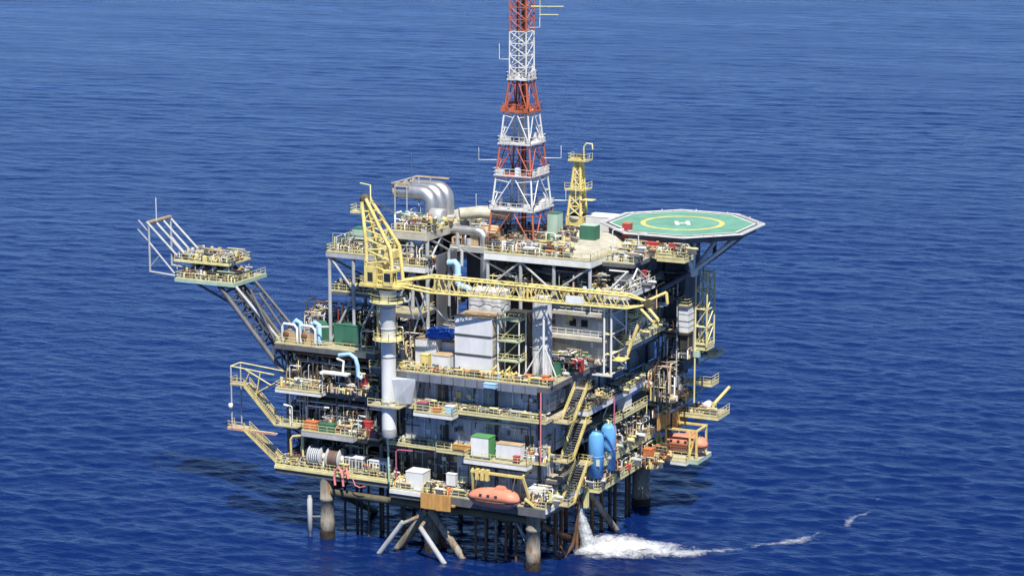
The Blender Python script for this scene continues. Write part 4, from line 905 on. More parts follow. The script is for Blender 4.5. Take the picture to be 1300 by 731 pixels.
# wrapped scaffolds
def wrapped(label, x0, x1, y0, y1, z0, z1, seed):
    rg = random.Random(seed); t = thing('wrapped_scaffold', label, 'scaffold', ((x0+x1)/2,(y0+y1)/2,z0))
    nz, per = 14, [(x0,y0),(x1,y0),(x1,y1),(x0,y1)]
    pp = []
    for k in range(4):
        a, b = per[k], per[(k+1)%4]; m = max(4, int(math.hypot(b[0]-a[0],b[1]-a[1])/.45))
        for i in range(m): pp.append((a[0]+(b[0]-a[0])*i/m, a[1]+(b[1]-a[1])*i/m))
    n = len(pp); vs = []; cx_, cy_ = (x0+x1)/2, (y0+y1)/2
    fold = [rg.uniform(-.3,.2) for _ in range(n)]
    for j in range(nz+1):
        z = z0+(z1-z0)*j/nz; pin = .10*math.sin(j*1.9)
        for k, (x, y) in enumerate(pp):
            d = V(x-cx_,y-cy_,0).normalized(); f = fold[k]*(.85+.15*math.sin(j*.7+k))+pin*.35
            vs.append((x+d.x*f, y+d.y*f, z+rg.uniform(-.05,.05)))
    mb = MB().add(vs, [(j*n+k,j*n+(k+1)%n,(j+1)*n+(k+1)%n,(j+1)*n+k) for j in range(nz) for k in range(n)], 0, True)
    mb.add(vs[nz*n:], [tuple(range(n))])
    mb.build('sheeting', 'wrap', t)
    for j in (5, 10):
        z = z0+(z1-z0)*j/nz
        MB().path([(x0-.3,y0-.3,z),(x1+.3,y0-.3,z)], .05, 5).build('lashing', 'dkgrey', t); MB().path([(x1+.3,y0-.3,z),(x1+.3,y1+.3,z)], .05, 5).build('lashing', 'dkgrey', t)
    return t
wrapped('grey white sheeted scaffold block behind the top of the cabin stack', -14.6, -8.8, 6.8, 10.5, 36, 41.6, 4)
wrapped('tall white sheeted scaffold column right of the green stair tower', -2.0, .5, 3.8, 5.6, Z3+.4, 42.2, 5)
tp = thing('tripod_mast', 'white tripod mast in front of the sheeted scaffold column', 'mast', (1.0, 1.5, Z3))
MB().cyl((1.0,1.5,Z3),(1.0,1.5,39.5), .2, 8).build('mast', 'white', tp)
for p in ((-2.6,1.2),(3.0,2.4),(-.9,3.1)): MB().cyl((p[0],p[1],Z3+.1),(1.0,1.5,35.5), .13, 8).build('leg', 'white', tp)
# small stair tower beside cabins (pale green landings)
gt = thing('access_tower', 'open access tower with pale green landings right of the cabin stack', 'stair tower', (-5, 2.5, Z3))
for x, y in ((-6.6,1.2),(-3.0,1.2),(-3.0,3.6),(-6.6,3.6)): MB().cyl((x,y,Z3),(x,y,39.6), .12, 6).build('post', 'white', gt)
for i, z in enumerate((32.2,35.3,38.6)):
    MB().box(-6.6,1.0,z,-2.9,3.6,z+.1).build('landing', 'mint', gt); rail_mesh(MB(), [(-6.6,1.0,z+.1),(-2.9,1.0,z+.1),(-2.9,3.6,z+.1)], post=.9).build('railing', 'rail', gt)
    MB().bar((-6.4,2.2,z-3.0),(-3.4,2.2,z), .5, .12).build('ladder_flight', 'rail', gt)
    MB().box(-6.3,3.62,z-2.9,-3.2,3.7,z-.3).build('back_screen', 'dark', gt)
MB().box(-6.5,3.8,Z3+.1,-3.1,6.5,39.4).build('shaft', 'dark', gt)
# yellow racks on the main deck edge
for i, (x, lab) in enumerate(((-6.9,'left yellow tube rack at the deck edge below the green landings'), (-4.6,'right yellow tube rack at the deck edge below the green landings'))):
    t = thing('tube_rack', lab, 'rack', (x, 0, Z3))
    for p, q in (((0,-.6,0),(.3,-.6,1.9)), ((1.6,-.6,0),(1.2,-.6,1.7)), ((0,.4,0),(.4,.4,2.2)), ((1.6,.4,0),(1.5,.4,1.5)), ((0,-.6,1.0),(1.6,-.6,1.2)), ((.2,-.6,1.6),(.4,.4,2.0)), ((1.4,-.6,1.2),(1.5,.4,1.3))):
        MB().cyl((x+p[0],p[1],Z3+p[2]),(x+q[0],q[1],Z3+q[2]), .14, 6).build('tube', 'yellow', t)
def small_box(name, lab, cat, x, y, z, a, b, c, m, lid=None):
    t = thing(name, lab, cat, (x+a/2, y+b/2, z)); MB().box(x,y,z+.08,x+a,y+b,z+c).build('body', m, t)
    MB().box(x-.05,y-.05,z+c+.002,x+a+.05,y+b+.05,z+c+.1).build('lid', lid or m, t); MB().box(x+.1,y+.1,z,x+a-.1,y+b-.1,z+.078).build('skid', 'dark', t)
    return t
small_box('winch_box', 'yellow box by the white crane column on the main deck', 'box', -19.4, -.2, Z3+.02, 1.3, 1.2, 2.6, 'yellow')
small_box('fire_cabinet', 'orange cabinet at the foot of the tripod mast', 'cabinet', 1.6, -.4, Z3+.02, .9, .8, 1.4, 'orange')
small_box('fire_cabinet', 'orange cabinet just left of the tripod mast on the main deck', 'cabinet', -1.2, -.6, Z3+.02, 1.0, .8, 1.3, 'orange')
small_box('pump_unit', 'red pump unit at the front of the balconies', 'pump', 2.4, 9.5, Z3+.02, 1.2, 1.4, 1.8, 'red')
small_box('pump_unit', 'dark green pump unit behind the tripod mast', 'pump', .9, 5.4, Z3+.02, 1.0, 1.6, 2.2, 'green')
small_box('storage_chest', 'pale blue chest hung on the walkway above the dark wall', 'chest', -7.4, -2.2, Z3-1.0, 2.0, .8, .7, 'sky')
# level two things (white/green container etc.)
t = thing('container', 'white container with bright green end on the landing above the near boat', 'container', (-7.6, -1.5, Z1))
MB().box(-9.4,-2.6,Z1+.05,-6.4,-.4,Z1+3.2).build('body', 'white', t); MB().box(-6.38,-2.6,Z1+.05,-6.3,-.4,Z1+3.2).build('end_wall', 'bgreen', t); MB().box(-9.45,-2.65,Z1+3.202,-6.25,-.35,Z1+3.32).build('roof', 'bgreen', t)
for k in range(3): MB().box(-6.298,-2.3+k*.65,Z1+.3,-6.25,-2.2+k*.65,Z1+3).build('end_rib', 'bgreen', t)
small_box('tank_skid', 'pale tan skid tank right of the white and green container', 'tank', -5.6, -1.6, Z1+.02, 4.2, 1.6, 2.3, 'cabin', 'tan')
small_box('valve_box', 'small red valve box in front of the pale tan skid', 'box', -2.2, -2.6, Z1+.0, .9, .7, .9, 'red')
small_box('hose_box', 'orange brown box on the landing left of the white and green container', 'box', -13.4, -1.0, Z1+.3, 3.0, .6, .8, 'plank')
small_box('work_box', 'grey and blue tool box on the white edged landing', 'box', -13.8, -2.5, Z2-.22, 1.3, 1.1, 1.2, 'sky', 'white')
small_box('work_box', 'dark violet tool box at the left end of the white edged landing', 'box', -18.8, -2.6, Z2-.22, 1.6, 1.1, 1.3, 'dkgrey', 'purple')
small_box('work_box', 'low orange tool box midway along the white edged landing', 'box', -16.3, -2.4, Z2-.22, 1.3, .9, .6, 'orange')
for lab, pts, m, r in (('tall green riser pipe at the front left of the dark recess', [(-24.6,-1.2,ZL),(-24.6,-1.6,20.5)], 'mint', .17), ('purple pipe frame beside the green riser pipe', [(-23.2,-1.4,Z0+.5),(-23.2,-1.4,16.4),(-22.9,-1.3,16.7),(-20.4,-1.2,16.8)], 'purple', .13), ('thin red downpipe at the near corner of the module', [(2.0,-1.6,Z1),(2.0,-1.6,Z3-.9)], 'pink', .12),
                       ('dark red downpipe on the right gallery beside the blue tanks', [(5.7,18,13),(5.7,18,24)], 'purple', .13)):
    t = thing('riser_pipe', lab, 'pipe', pts[0]); MB().path(pts, r, 8).build('pipe_run', m, t)
    MB().lathe((pts[0][0],pts[0][1],pts[0][2]+2.5), [(r,0),(r*1.6,.02),(r*1.6,.2),(r,.22)], 8).build('flange', m, t)

# ------------------------------------------------------------------ cellar deck things
small_box('white_locker', 'white cube locker on the front edge of the lowest deck', 'locker', -21.4, -1.6, Z0+.03, 3.0, 2.6, 2.9, 'white', 'cabin')
t = thing('plank_screen', 'orange brown plank screen hanging left of the near boat', 'screen', (-15.6, -2.6, Z0-2))
for i in range(8): 
    x = -18.2+i*.66; MB().box(x,-2.75+random.uniform(-.03,.03),Z0-2.3+random.uniform(-.08,.08),x+.62,-2.6,Z0+.25).build('plank', 'plank', t)
MB().box(-18.3,-2.58,Z0-.4,-12.9,-2.5,Z0-.2).build('batten', 'dkgrey', t); MB().box(-12.9,-2.6,Z0-1.5,-12.3,-2.2,Z0-1.2).build('bracket', 'plank', t)
small_box('rescue_cabinet', 'white cabinet with dark emblem beside the plank screen', 'cabinet', -14.6, -.9, Z0+1.3, 1.6, .8, 1.9, 'white')
for k in range(3):
    gx = -13.9+k*.6; t = thing('gas_cylinder', ('left','middle','right')[k]+' orange cylinder below the white emblem cabinet', 'cylinder', (gx,-1.6,Z0+.05), 'orange cylinders')
    MB().lathe((gx,-1.6,Z0+.05), [(.22,0),(.25,.05),(.25,1.05),(.18,1.25),(.08,1.32)], 12).build('body', 'orange', t); MB().cyl((gx,-1.6,Z0+1.37),(gx,-1.6,Z0+1.55), .07, 6).build('valve', 'dark', t)
# lifeboats
def lifeboat(label, c, L, W, rot):
    t = thing('lifeboat', label, 'lifeboat', c)
    n = 18; cr_, sr = math.cos(rot), math.sin(rot)
    def T(u, v, w): return (c[0]+u*cr_-v*sr, c[1]+u*sr+v*cr_, c[2]+w)
    def sec(prof_fn):
        mb = MB(); vs = []; K = None
        for i in range(n+1):
            s = -1+2*i/n; pr = prof_fn(s); K = len(pr)
            for (v, w) in pr: vs.append(T(s*L/2, v, w))
        mb.add(vs, [(i*K+k,i*K+(k+1)%K,(i+1)*K+(k+1)%K,(i+1)*K+k) for i in range(n) for k in range(K)], 0, True)
        mb.add(vs[:K], [tuple(range(K))]); mb.add(vs[n*K:], [tuple(reversed(range(K)))]); return mb
    def hull(s):
        f = max(.06, 1-abs(s)**3.4); w = W/2*f**.55; b = -1.25*f**.6+.25*(abs(s)**3); sh = .22*s*s
        return [(-w,.0+sh),(-w*.96,-.25+sh),(-w*.72,b*.7),(-w*.3,b),(w*.3,b),(w*.72,b*.7),(w*.96,-.25+sh),(w,.0+sh)]
    def can(s):
        f = max(.04, 1-abs(s)**6); w = W/2*.97*f**.45; h = (.95+1.0*(1-abs(s-.12)**2.2*.9))*f**.28; h = max(h, .12); sh = .22*s*s
        return [(-w,.03+sh),(-w*.9,h*.52+sh),(-w*.5,h*.93+sh),(-w*.15,h+sh),(w*.15,h+sh),(w*.5,h*.93+sh),(w*.9,h*.52+sh),(w,.03+sh)]
    sec(hull).build('hull', 'pinkhull', t); sec(can).build('canopy', 'salmon', t)
    def fen(s):
        f = max(.06, 1-abs(s)**3.4); w = W/2*f**.55+.06; sh = .22*s*s
        return [(-w,-.1+sh),(-w,.1+sh),(w,.1+sh),(w,-.1+sh)]
    sec(fen).build('fender', 'rust', t)
    MB().add([T(*p) for p in ((.2,-.7,1.7),(2.0,-.7,1.7),(2.0,.7,1.7),(.2,.7,1.7),(.5,-.5,2.3),(1.7,-.5,2.3),(1.7,.5,2.3),(.5,.5,2.3))], [(4,5,6,7),(0,1,5,4),(1,2,6,5),(2,3,7,6),(3,0,4,7)]).build('conning_hatch', 'salmon', t)
    for u in (-1.9,-.6,.7): MB().add([T(u,-W/2*.96,.8),T(u+.5,-W/2*.96,.8),T(u+.5,-W/2*.9,1.15),T(u,-W/2*.9,1.15)], [(0,1,2,3)]).build('window', 'glass', t)
    for u in (-L*.36, L*.36): MB().cyl(T(u,0,.8),T(u,0,1.9), .1, 6).build('lifting_hook', 'dark', t)
    return t
lifeboat('faded orange enclosed lifeboat at the platform front, left of the near leg', (-4.7,-4.1,11.6), 8.6, 3.0, 0)
dv = thing('davit', 'yellow davit frame over the near faded orange lifeboat', 'davit', (-4.5, -2.5, Z0))
MB().bar((-9.2,-3.0,15.4),(-.2,-3.0,15.4), .36, .36).build('davit_beam', 'yellow', dv)
for x in (-9.0,-.3):
    MB().bar((x,-3.0,15.3),(x+.7*(1 if x > -5 else -.2),-2.2,12), .34, .34).build('davit_arm', 'yellow', dv); MB().bar((x,-3.0,15.6),(x,1.2,16.4), .3, .3).build('davit_arm', 'yellow', dv)
for x in (-8.3,-7.4,-6.6): MB().box(x,-3.4,14.2,x+.5,-2.6,15.9).build('sheave_block', 'yellow', dv)
for x in (-7.9,-1.6): MB().cyl((x,-4.1,13.2),(x,-3.1,15.2), .06, 5).build('fall_wire', 'dkgrey', dv)
MB().bar((-.2,-2.5,12),(1.2,-1.8,Z0+.1), .36, .36).build('davit_arm', 'yellow', dv)
lifeboat('faded orange enclosed lifeboat hanging in the yellow frame at the far right', (8.5,41.0,10.9), 8.6, 3.4, 0)
d2 = thing('davit', 'yellow box davit frame round the far right lifeboat', 'davit', (9, 40, 9.5))
for y in (39.0, 43.4):
    for x in (4.7, 6.1, 10.4, 11.6):
        if y > 40 and x in (6.1, 10.4): continue
        MB().bar((x,y,9.4),(x,y,13.9), .3, .3).build('davit_leg', 'yellow', d2)
    MB().bar((3.0,y,14.05),(11.8,y,14.05), .32, .32).build('davit_beam', 'yellow', d2)
for x in (4.7,11.6): MB().bar((x,39.2,14.06),(x,43.2,14.06), .3, .3).build('davit_beam', 'yellow', d2)
for p, q in (((4.7,38.9,12.6),(2.4,37.6,9.6)), ((4.7,38.9,12.4),(7.0,38.0,9.6)), ((4.7,38.9,12.6),(3.4,38,13.8)), ((4.7,38.8,12.4),(4.2,37.6,8.8)), ((4.7,38.9,13.9),(6.1,38.9,9.6)), ((10.4,38.9,9.6),(11.6,38.9,13.9))): MB().bar(p, q, .24, .24).build('davit_brace', 'yellow', d2)
bd = dk('boat_deck', 'boat embarkation deck with mint green edge under the far right lifeboat', (7, 40, 9.6))
deck(bd, 3.3, 12.2, 38.2, 44.5, 9.3, m='roof', rails='f', beam=.6, fascia='mint', step=99); deck(bd, 7.6, 10.6, 37.0, 38.17, 9.1, m='roof', rails='fr', beam=.5, fascia='white', step=99)
t = thing('rescue_boat', 'flat open orange rescue boat below the far right lifeboat', 'boat', (7.2, 35, 9.4))
vs = []; K = 6
for i in range(11):
    s = -1+.2*i; w = .85*max(.1,(1-abs(s)**3)); vs += [(7.0-w,36.2+s*3.0,10.2),(7.0-w*.95,36.2+s*3.0,9.9),(7.0-w*.5,36.2+s*3.0,9.6),(7.0+w*.5,36.2+s*3.0,9.6),(7.0+w*.95,36.2+s*3.0,9.9),(7.0+w,36.2+s*3.0,10.2)]
MB().add(vs, [(i*K+k,i*K+(k+1)%K,(i+1)*K+(k+1)%K,(i+1)*K+k) for i in range(10) for k in range(K)], 0, True).build('hull', 'orange', t)
MB().box(6.5,35.4,10.21,7.5,37.0,10.5).build('seat', 'red', t); MB().cyl((6.4,36.6,9.4),(5.0,37.2,12.6),.12,6).build('cradle_arm','yellow',t)
t = thing('plank_screen', 'orange corrugated screen above the far right lifeboat', 'screen', (6.3, 36, 16))
for i in range(9): MB().box(6.25,34.6+i*.62,14.6,6.4+.08*(i%2),35.18+i*.62,17.6).build('plank', 'plank', t)
t = thing('plank_screen', 'orange panel screen behind the top of the far right davit', 'screen', (6.4, 43, 14))
for i in range(7): MB().box(6.35,40.9+i*1.0,13.4,6.5+.05*(i%2),41.8+i*1.0,16.2).build('plank', 'plank', t)
# blue tanks
for i, (y, lab) in enumerate(((13.4,'nearer of the two tall bright blue tanks on the right side'),(18.2,'farther of the two tall bright blue tanks on the right side'))):
    t = thing('storage_tank', lab, 'tank', (4.6, y, Z0), 'blue tanks')
    z0 = Z0+1.4
    MB().lathe((4.6,y,0), [(.9,z0),(1.25,z0+.15),(1.25,z0+7.0),(1.1,z0+7.35),(.5,z0+7.6),(.05,z0+7.65)], 24).build('shell', 'blue', t)
    MB().lathe((4.6,y,0), [(1.255,z0+3.4),(1.3,z0+3.42),(1.3,z0+3.6),(1.255,z0+3.62)], 24).build('band', 'blue', t)
    MB().box(5.2,y-1.26,z0+2.2,5.75,y-1.12,z0+3.2).build('name_plate', 'white', t)
    for a in (.8,2.4,3.9,5.5): MB().cyl((4.6+.95*math.cos(a),y+.95*math.sin(a),Z0-.3),(4.6+.95*math.cos(a),y+.95*math.sin(a),z0+.4), .12, 6).build('leg', 'grey', t)
    MB().path([(4.6,y,z0+7.6),(4.6,y,z0+8.1),(3.6,y,z0+8.2)], .14, 6).build('vent', 'rail', t)
# stairs at the near right corner
for i, (bot, top, lab) in enumerate((((4.7,2.6,Z2-.3),(4.7,7.2,27.6),'upper yellow stair flight at the near right corner'), ((4.7,2.4,Z1+.1),(4.7,7.0,22.2),'middle yellow stair flight at the near right corner'), ((4.7,2.8,Z0+.1),(4.7,7.6,15.4),'lowest yellow stair flight at the near right corner'))):
    t = stair_flight('staircase', lab, bot, top, 2.0); t['group'] = 'corner stairs'
    b, tp_ = V(*bot), V(*top)
    MB().box(3.2,b.y-2.2,b.z-.1,5.7,b.y-.1,b.z).build('landing', 'deck', t); rail_mesh(MB(), [(3.3,b.y-2.1,b.z),(5.6,b.y-2.1,b.z),(5.6,b.y-.1,b.z)], post=1.0).build('railing', 'yellow', t)
    MB().box(3.2,tp_.y+.1,tp_.z-.1,5.9,tp_.y+2.0,tp_.z).build('landing', 'deck', t); rail_mesh(MB(), [(5.8,tp_.y+.1,tp_.z),(5.8,tp_.y+1.9,tp_.z),(3.3,tp_.y+1.9,tp_.z)], post=1.0).build('railing', 'yellow', t)
# left stairs
t = stair_flight('staircase', 'upper yellow stair flight on the far left side of the platform', (-46.4,1.2,Z1+.2), (-52.2,1.2,23.6), 1.8)
MB().box(-54.8,.2,23.5,-52.1,2.4,23.6).build('landing', 'deck', t); rail_mesh(MB(), [(-52.1,.2,23.6),(-54.8,.2,23.6),(-54.8,2.4,23.6)]).build('railing', 'yellow', t)
MB().box(-46.4,.1,Z1+.05,-42.2,2.0,Z1+.2).build('landing', 'deck', t); rail_mesh(MB(), [(-46.2,.1,Z1+.2),(-42.2,.1,Z1+.2)]).build('railing', 'rail', t)
t = stair_flight('staircase', 'lower yellow stair flight on the far left, ending at the lowest deck', (-46.2,1.2,ZL+.1), (-52.4,1.2,16.2), 1.8)
MB().box(-55.6,.4,16.1,-52.3,2.6,16.2).build('landing', 'deck', t); rail_mesh(MB(), [(-52.3,.4,16.2),(-55.6,.4,16.2),(-55.6,2.6,16.2)]).build('railing', 'yellow', t); MB().box(-55.6,.3,15.9,-46.3,.38,16.25).build('landing_beam', 'pinkhull', t)
MB().box(-52.2,.4,16.08,-46.2,.9,16.2).build('landing', 'rail', t)
ff_ = thing('support_frame', 'white square frame holding the left stairs under the boom', 'frame', (-52, 1, 24))
for x, y in ((-54.6,.3),(-54.6,3.2)): MB().cyl((x,y,16.2),(x,y,26.6), .13, 8).build('post', 'grey', ff_)
for p, q in (((-54.6,.3,26.6),(-46.4,.3,26.0)), ((-54.6,.3,26.6),(-54.6,3.2,26.6)), ((-54.6,3.2,26.6),(-46.4,3.2,26)), ((-52,.3,26.4),(-47,.3,24.2)), ((-52.2,.3,23.6),(-50.8,.3,26.4)), ((-50,.3,21.6),(-49,.3,26.2)), ((-46.4,.5,24.6),(-50.4,.5,22.3))): MB().cyl(p,q,.11,8).build('beam', 'rail' if p[2] > 26.3 else 'yellow', ff_)
MB().lathe((-54.6,0.0,19.6), [(.15,0),(.36,.05),(.36,.8),(.15,.85)], 12).build('life_raft_canister', 'white', ff_)
# cable reels
for i, (x, lab) in enumerate(((-39.8,'left large hose reel on the lowest deck edge'), (-36.4,'right large hose reel with white hub on the lowest deck edge'))):
    t = thing('hose_reel', lab, 'reel', (x, .9, ZL), 'hose reels')
    for dx in (-.15, 2.0): MB().lathe((x+dx,.9,ZL+2.0), [(.3,-.04),(1.75,-.04),(1.75,.06),(.3,.06)], 20, axis='x').build('flange', 'grey', t)
    MB().lathe((x,.9,ZL+2.0), [(1.3,0),(1.36,.05),(1.36,1.8),(1.3,1.85)], 20, axis='x').build('hose_drum', 'dkgrey', t)
    for k in range(5): MB().lathe((x+.12+k*.36,.9,ZL+2.0), [(1.36,0),(1.5,.1),(1.36,.2)], 18, axis='x').build('hose_turn', 'wall' if i == 0 else 'rust', t)
    MB().lathe((x+2.08,.9,ZL+2.0), [(.2,0),(.6,.02),(.6,.25),(.2,.27)], 14, axis='x').build('hub', 'white', t)
    for dx in (-.35, 2.3):
        for dy in (-1.1, 1.1): MB().bar((x+dx,.9,ZL+2.0),(x+dx,0.9+dy,ZL), .16, .2).build('stand_leg', 'rail', t)
t = thing('goal_frame', 'yellow goal shaped frame left of the hose reels', 'frame', (-42, 2, ZL))
MB().path([(-43.4,.2,ZL),(-43.4,.2,ZL+4.4),(-43.0,.2,ZL+4.9),(-40.4,1.0,ZL+5.2)], .22, 8).build('frame_tube', 'yellow', t); MB().path([(-41.6,.9,ZL),(-41.6,.9,ZL+4.9)], .2, 8).build('frame_tube', 'rail', t)
for i, (x, lab) in enumerate(((-33.6,'larger grey generator box right of the hose reels'), (-29.2,'grey framed motor skid left of the front mooring lamp'))):
    t = thing('generator_set', lab, 'generator', (x, 2.4, ZL))
    MB().box(x,.6,ZL+.3,x+3.2,2.6,ZL+2.4).build('enclosure', ('grey','white')[i], t); MB().box(x-.1,.5,ZL+2.402,x+3.3,2.7,ZL+2.55).build('roof', 'cabin', t)
    for k in range(5): MB().box(x+.25+k*.6,0.55,ZL+.7,x+.55+k*.6,.597,ZL+2.0).build('grille', 'dark', t)
    for k in range(4): MB().cyl((x-.15+k*1.15,.3,ZL),(x-.15+k*1.15,.3,ZL+2.6), .07, 6).build('guard_post', 'white', t)
t = thing('hose_loop', 'pink hose looping over the edge of the lowest deck at left', 'hose', (-33.6, 1.6, ZL))
for dx in (0, 1.5):
    MB().path([(-34.4+dx,-1.3,ZL-1.8),(-34.6+dx,-1.2,ZL-.6),(-34.4+dx,-1.2,ZL+.6),(-33.8+dx,-1.2,ZL+1.1),(-33.2+dx*.7,-1.3,ZL+.7),(-33.0+dx*.7,-1.4,ZL-.4)], .2, 8).build('hose', 'pink', t)
MB().path([(-31.2,-1.2,ZL-.4),(-30.9,-1.1,ZL-1.4),(-30.0,-1.1,ZL-1.7),(-29,-1.2,ZL-1.3)], .09, 6).build('hose', 'pink', t)
small_box('fire_cabinet', 'tall red cabinet on the second left deck', 'cabinet', -30.6, .9, Z1-.28, 1.5, 1.0, 2.6, 'red')
small_box('fire_cabinet', 'red cabinet with curved lamp on the upper left deck', 'cabinet', -31.6, 2.4, Z2+.02, 1.5, 1.0, 2.6, 'red')
small_box('skid_box', 'orange box at the left end of the middle left deck', 'box', -40.6, -.2, Z1+.12, 2.2, 1.2, 1.4, 'orange')
small_box('skid_box', 'dark green box beside the orange box on the left deck', 'box', -38.0, -.3, Z1+.12, 2.8, 1.4, 1.3, 'green')
small_box('green_shelter', 'dark green steel shelter on the upper left deck', 'shelter', -37.6, 4.6, 31.02, 4.6, 4.0, 3.3, 'green')
small_box('green_shelter', 'low dark green shelter behind the pale blue pipes', 'shelter', -42.6, 5.4, 31.02, 4.0, 3.4, 2.6, 'green')
small_box('green_tank', 'bright green tank behind the front crane mast', 'tank', -35.6, 7.4, 46.03, 2.4, 2.4, 3.6, 'mint', 'green')
small_box('roof_cabin', 'bright green cabin at the tower foot on the roof', 'cabin', -8.2, 22.5, 47.2, 1.7, 2.2, 4.6, 'mint', 'green')
small_box('roof_cabin', 'green cabin right of the tower foot on the roof', 'cabin', -4.0, 26.0, 47.2, 2.6, 2.0, 2.4, 'green', 'mint')
small_box('roof_cabinet', 'red and orange cabinet on the roof near the helideck', 'cabinet', 1.2, 31.0, 46.9, 1.3, 1.3, 2.6, 'red', 'orange')
small_box('roof_cabin', 'white roof shelter between rear crane and helideck', 'cabin', -10.2, 42.0, 44, 5.4, 4.0, 4.2, 'cabin', 'white')
small_box('fire_box', 'red foam box left on the landing below the helideck', 'box', 7.4, 26.2, 46.22, 1.9, 1.2, 1.4, 'red')
small_box('fire_box', 'small red foam box right on the landing below the helideck', 'box', 11.2, 26.4, 46.22, 1.0, 1.0, 1.4, 'red')
small_box('side_tank', 'white tall box on the right gallery above the blue tanks', 'box', 3.5, 24.4, 20, 1.4, 2.6, 3.0, 'white')
small_box('orange_drum_box', 'bright orange float box left of the far right lifeboat', 'box', 5.4, 30.6, Z0, 1.5, 1.6, 1.8, 'orange')
small_box('deck_crate', 'white crate heap on the near corner of the lowest deck', 'crate', -.4, -.9, Z0+.03, 2.2, 1.6, 2.6, 'white', 'cabin')
small_box('deck_crate', 'pale green cover beside the lowest corner stairs', 'crate', 1.4, .8, Z0+.03, 1.6, 3.4, 1.1, 'mint', 'mint')
small_box('winch_house', 'white tilted locker on the right gallery below the balconies', 'locker', 3.4, 36.0, 22.02, 2.0, 3.2, 3.2, 'white')
# pale blue pipe manifolds on the upper left deck
for i, (x, lab) in enumerate(((-45.8,'left pair of pale blue pipe coolers at the boom foot'), (-42.4,'right pair of pale blue pipe coolers beside the dark green shelter'))):
    t = thing('pipe_cooler', lab, 'cooler', (x, 2.4, 31.00))
    MB().box(x+.3,2.4,31.02,x+2.4,3.8,33.00).build('core', 'tan', t); MB().path([(x,2.2,31.00),(x,2.2,33.70),(x+.3,2.2,34.20),(x+2.2,2.2,34.10),(x+2.7,2.2,33.60),(x+2.7,2.2,31.20)], .22, 8).build('pipe_run', 'white', t)
    MB().path([(x+1.8,2.9,31.40),(x+1.8,2.9,34.30),(x+2.2,2.9,34.70),(x+3.0,2.9,34.40),(x+3.1,2.9,31.40)], .4, 10).build('pipe_run', 'sky', t)
    MB().lathe((x+.5,2.0,32.40), [(.2,0),(.55,.05),(.55,.6),(.2,.65)], 12, axis='y').build('valve', 'rust', t)
t = thing('outfall_pipe', 'white and pale blue pipe bend hanging below the dark green shelter', 'pipe', (-32.40, 1, 30.40))
MB().path([(-34.80,1.2,30.20),(-32.80,1.2,30.60),(-31.80,1.2,30.00),(-31.40,1.2,28.80),(-31.40,1.2,27.20),(-30.60,1.2,26.80)], .34, 10).build('pipe_run', 'sky', t)
MB().box(-38.0,.4,27.10,-33.00,1.8,27.35).build('tray', 'white', t); MB().path([(-34.00,.9,27.40),(-33.80,.9,29.40),(-35.00,.9,29.70)], .2, 8).build('pipe_run', 'white', t)
# lamp posts
for lab, x, y, z, dx, dy in (('curved lamp post at the left end of the upper left deck', -44.6,2.2,Z2,1.2,-.3), ('curved lamp post midway along the upper left deck', -37.2,-.1,Z2,.3,-.6), ('curved lamp post at the red cabinet on the upper left deck', -31.9,2.2,Z2,.8,-.3), ('lamp post beside the tall red cabinet on the second left deck', -31.2,.8,Z1,.9,-.5),
                              ('lamp post in front of the dark green shelter', -39.2,1.7,31.0,1.2,0), ('lamp post at the right end of the green shelter deck', -31.0,1.7,31.0,1.2,.2), ('lamp post at the front stair of the far left landing', -43.2,.4,Z1+.2,-.8,0),
                              ('lamp post on the roof beside the red and orange cabinet', 3.0,23,46.5,.9,.3), ('tall white lamp post at the far right galleries', 5.9,46,16.8,.8,-.3), ('lamp post on the roof in front of the helideck', 6.2,26,45.7,.8,-.2)):
    lamp_post(lab, x, y, z, 3.4, dx, dy)
# cantilever brackets and far right balconies
for i, (y, z, L, lab) in enumerate(((51.5,25.0,4.6,'upper small beige balcony jutting out at the far right edge'), (50,20.2,4.4,'middle small beige balcony jutting out at the far right edge'), (48,15.6,7.2,'large beige balcony with yellow crane arm at the far right edge'))):
    t = dk('side_balcony', lab, (9, y, z)); deck(t, 6.3, 6.3+L, y-2.2 if i < 2 else y-4.2, y+1.4, z, rails='rf', beam=.5, fascia='rail', step=99)
    brace(t, (6.3,y,z-3), (6.3+L*.8,y,z-.5), .14, 'rail')
    if i == 2:
        MB().cyl((11.4,47,z),(11.4,47,z+1.6), .3, 10).build('jib_base', 'yellow', t); MB().cyl((11.4,47,z+1.2),(13.4,49.4,z+4.0), .28, 8).build('jib_arm', 'yellow', t)
        MB().lathe((10.2,46.6,z+.9), [(.3,0),(.7,.1),(.7,1.6),(.3,1.7)], 12, axis='y').build('winch_drum', 'white', t)
t = thing('scaffold_tower', 'rusty and beige scaffold stair behind the far right galleries', 'scaffold', (4.5, 45, Z1))
for x in (3.6, 6.0):
    for y in (41.5, 45, 48.5): MB().cyl((x,y,Z0),(x,y,30), .11, 6).build('post', 'rail' if y > 42 else 'rust', t)
for k in range(5):
    z = 12.5+k*3.6; MB().box(3.6,41.5,z,6.0,48.5,z+.1).build('boards', 'deck' if k % 2 else 'tan', t); MB().cyl((6.0,41.5,z),(6.0,45,z+3.6), .1, 6).build('brace', 'rail', t); MB().cyl((6.0,48.5,z),(6.0,45,z+3.6), .1, 6).build('brace', 'rail', t)
    rail_mesh(MB(), [(6.05,41.5,z+.1),(6.05,48.5,z+.1)]).build('railing', 'yellow', t)
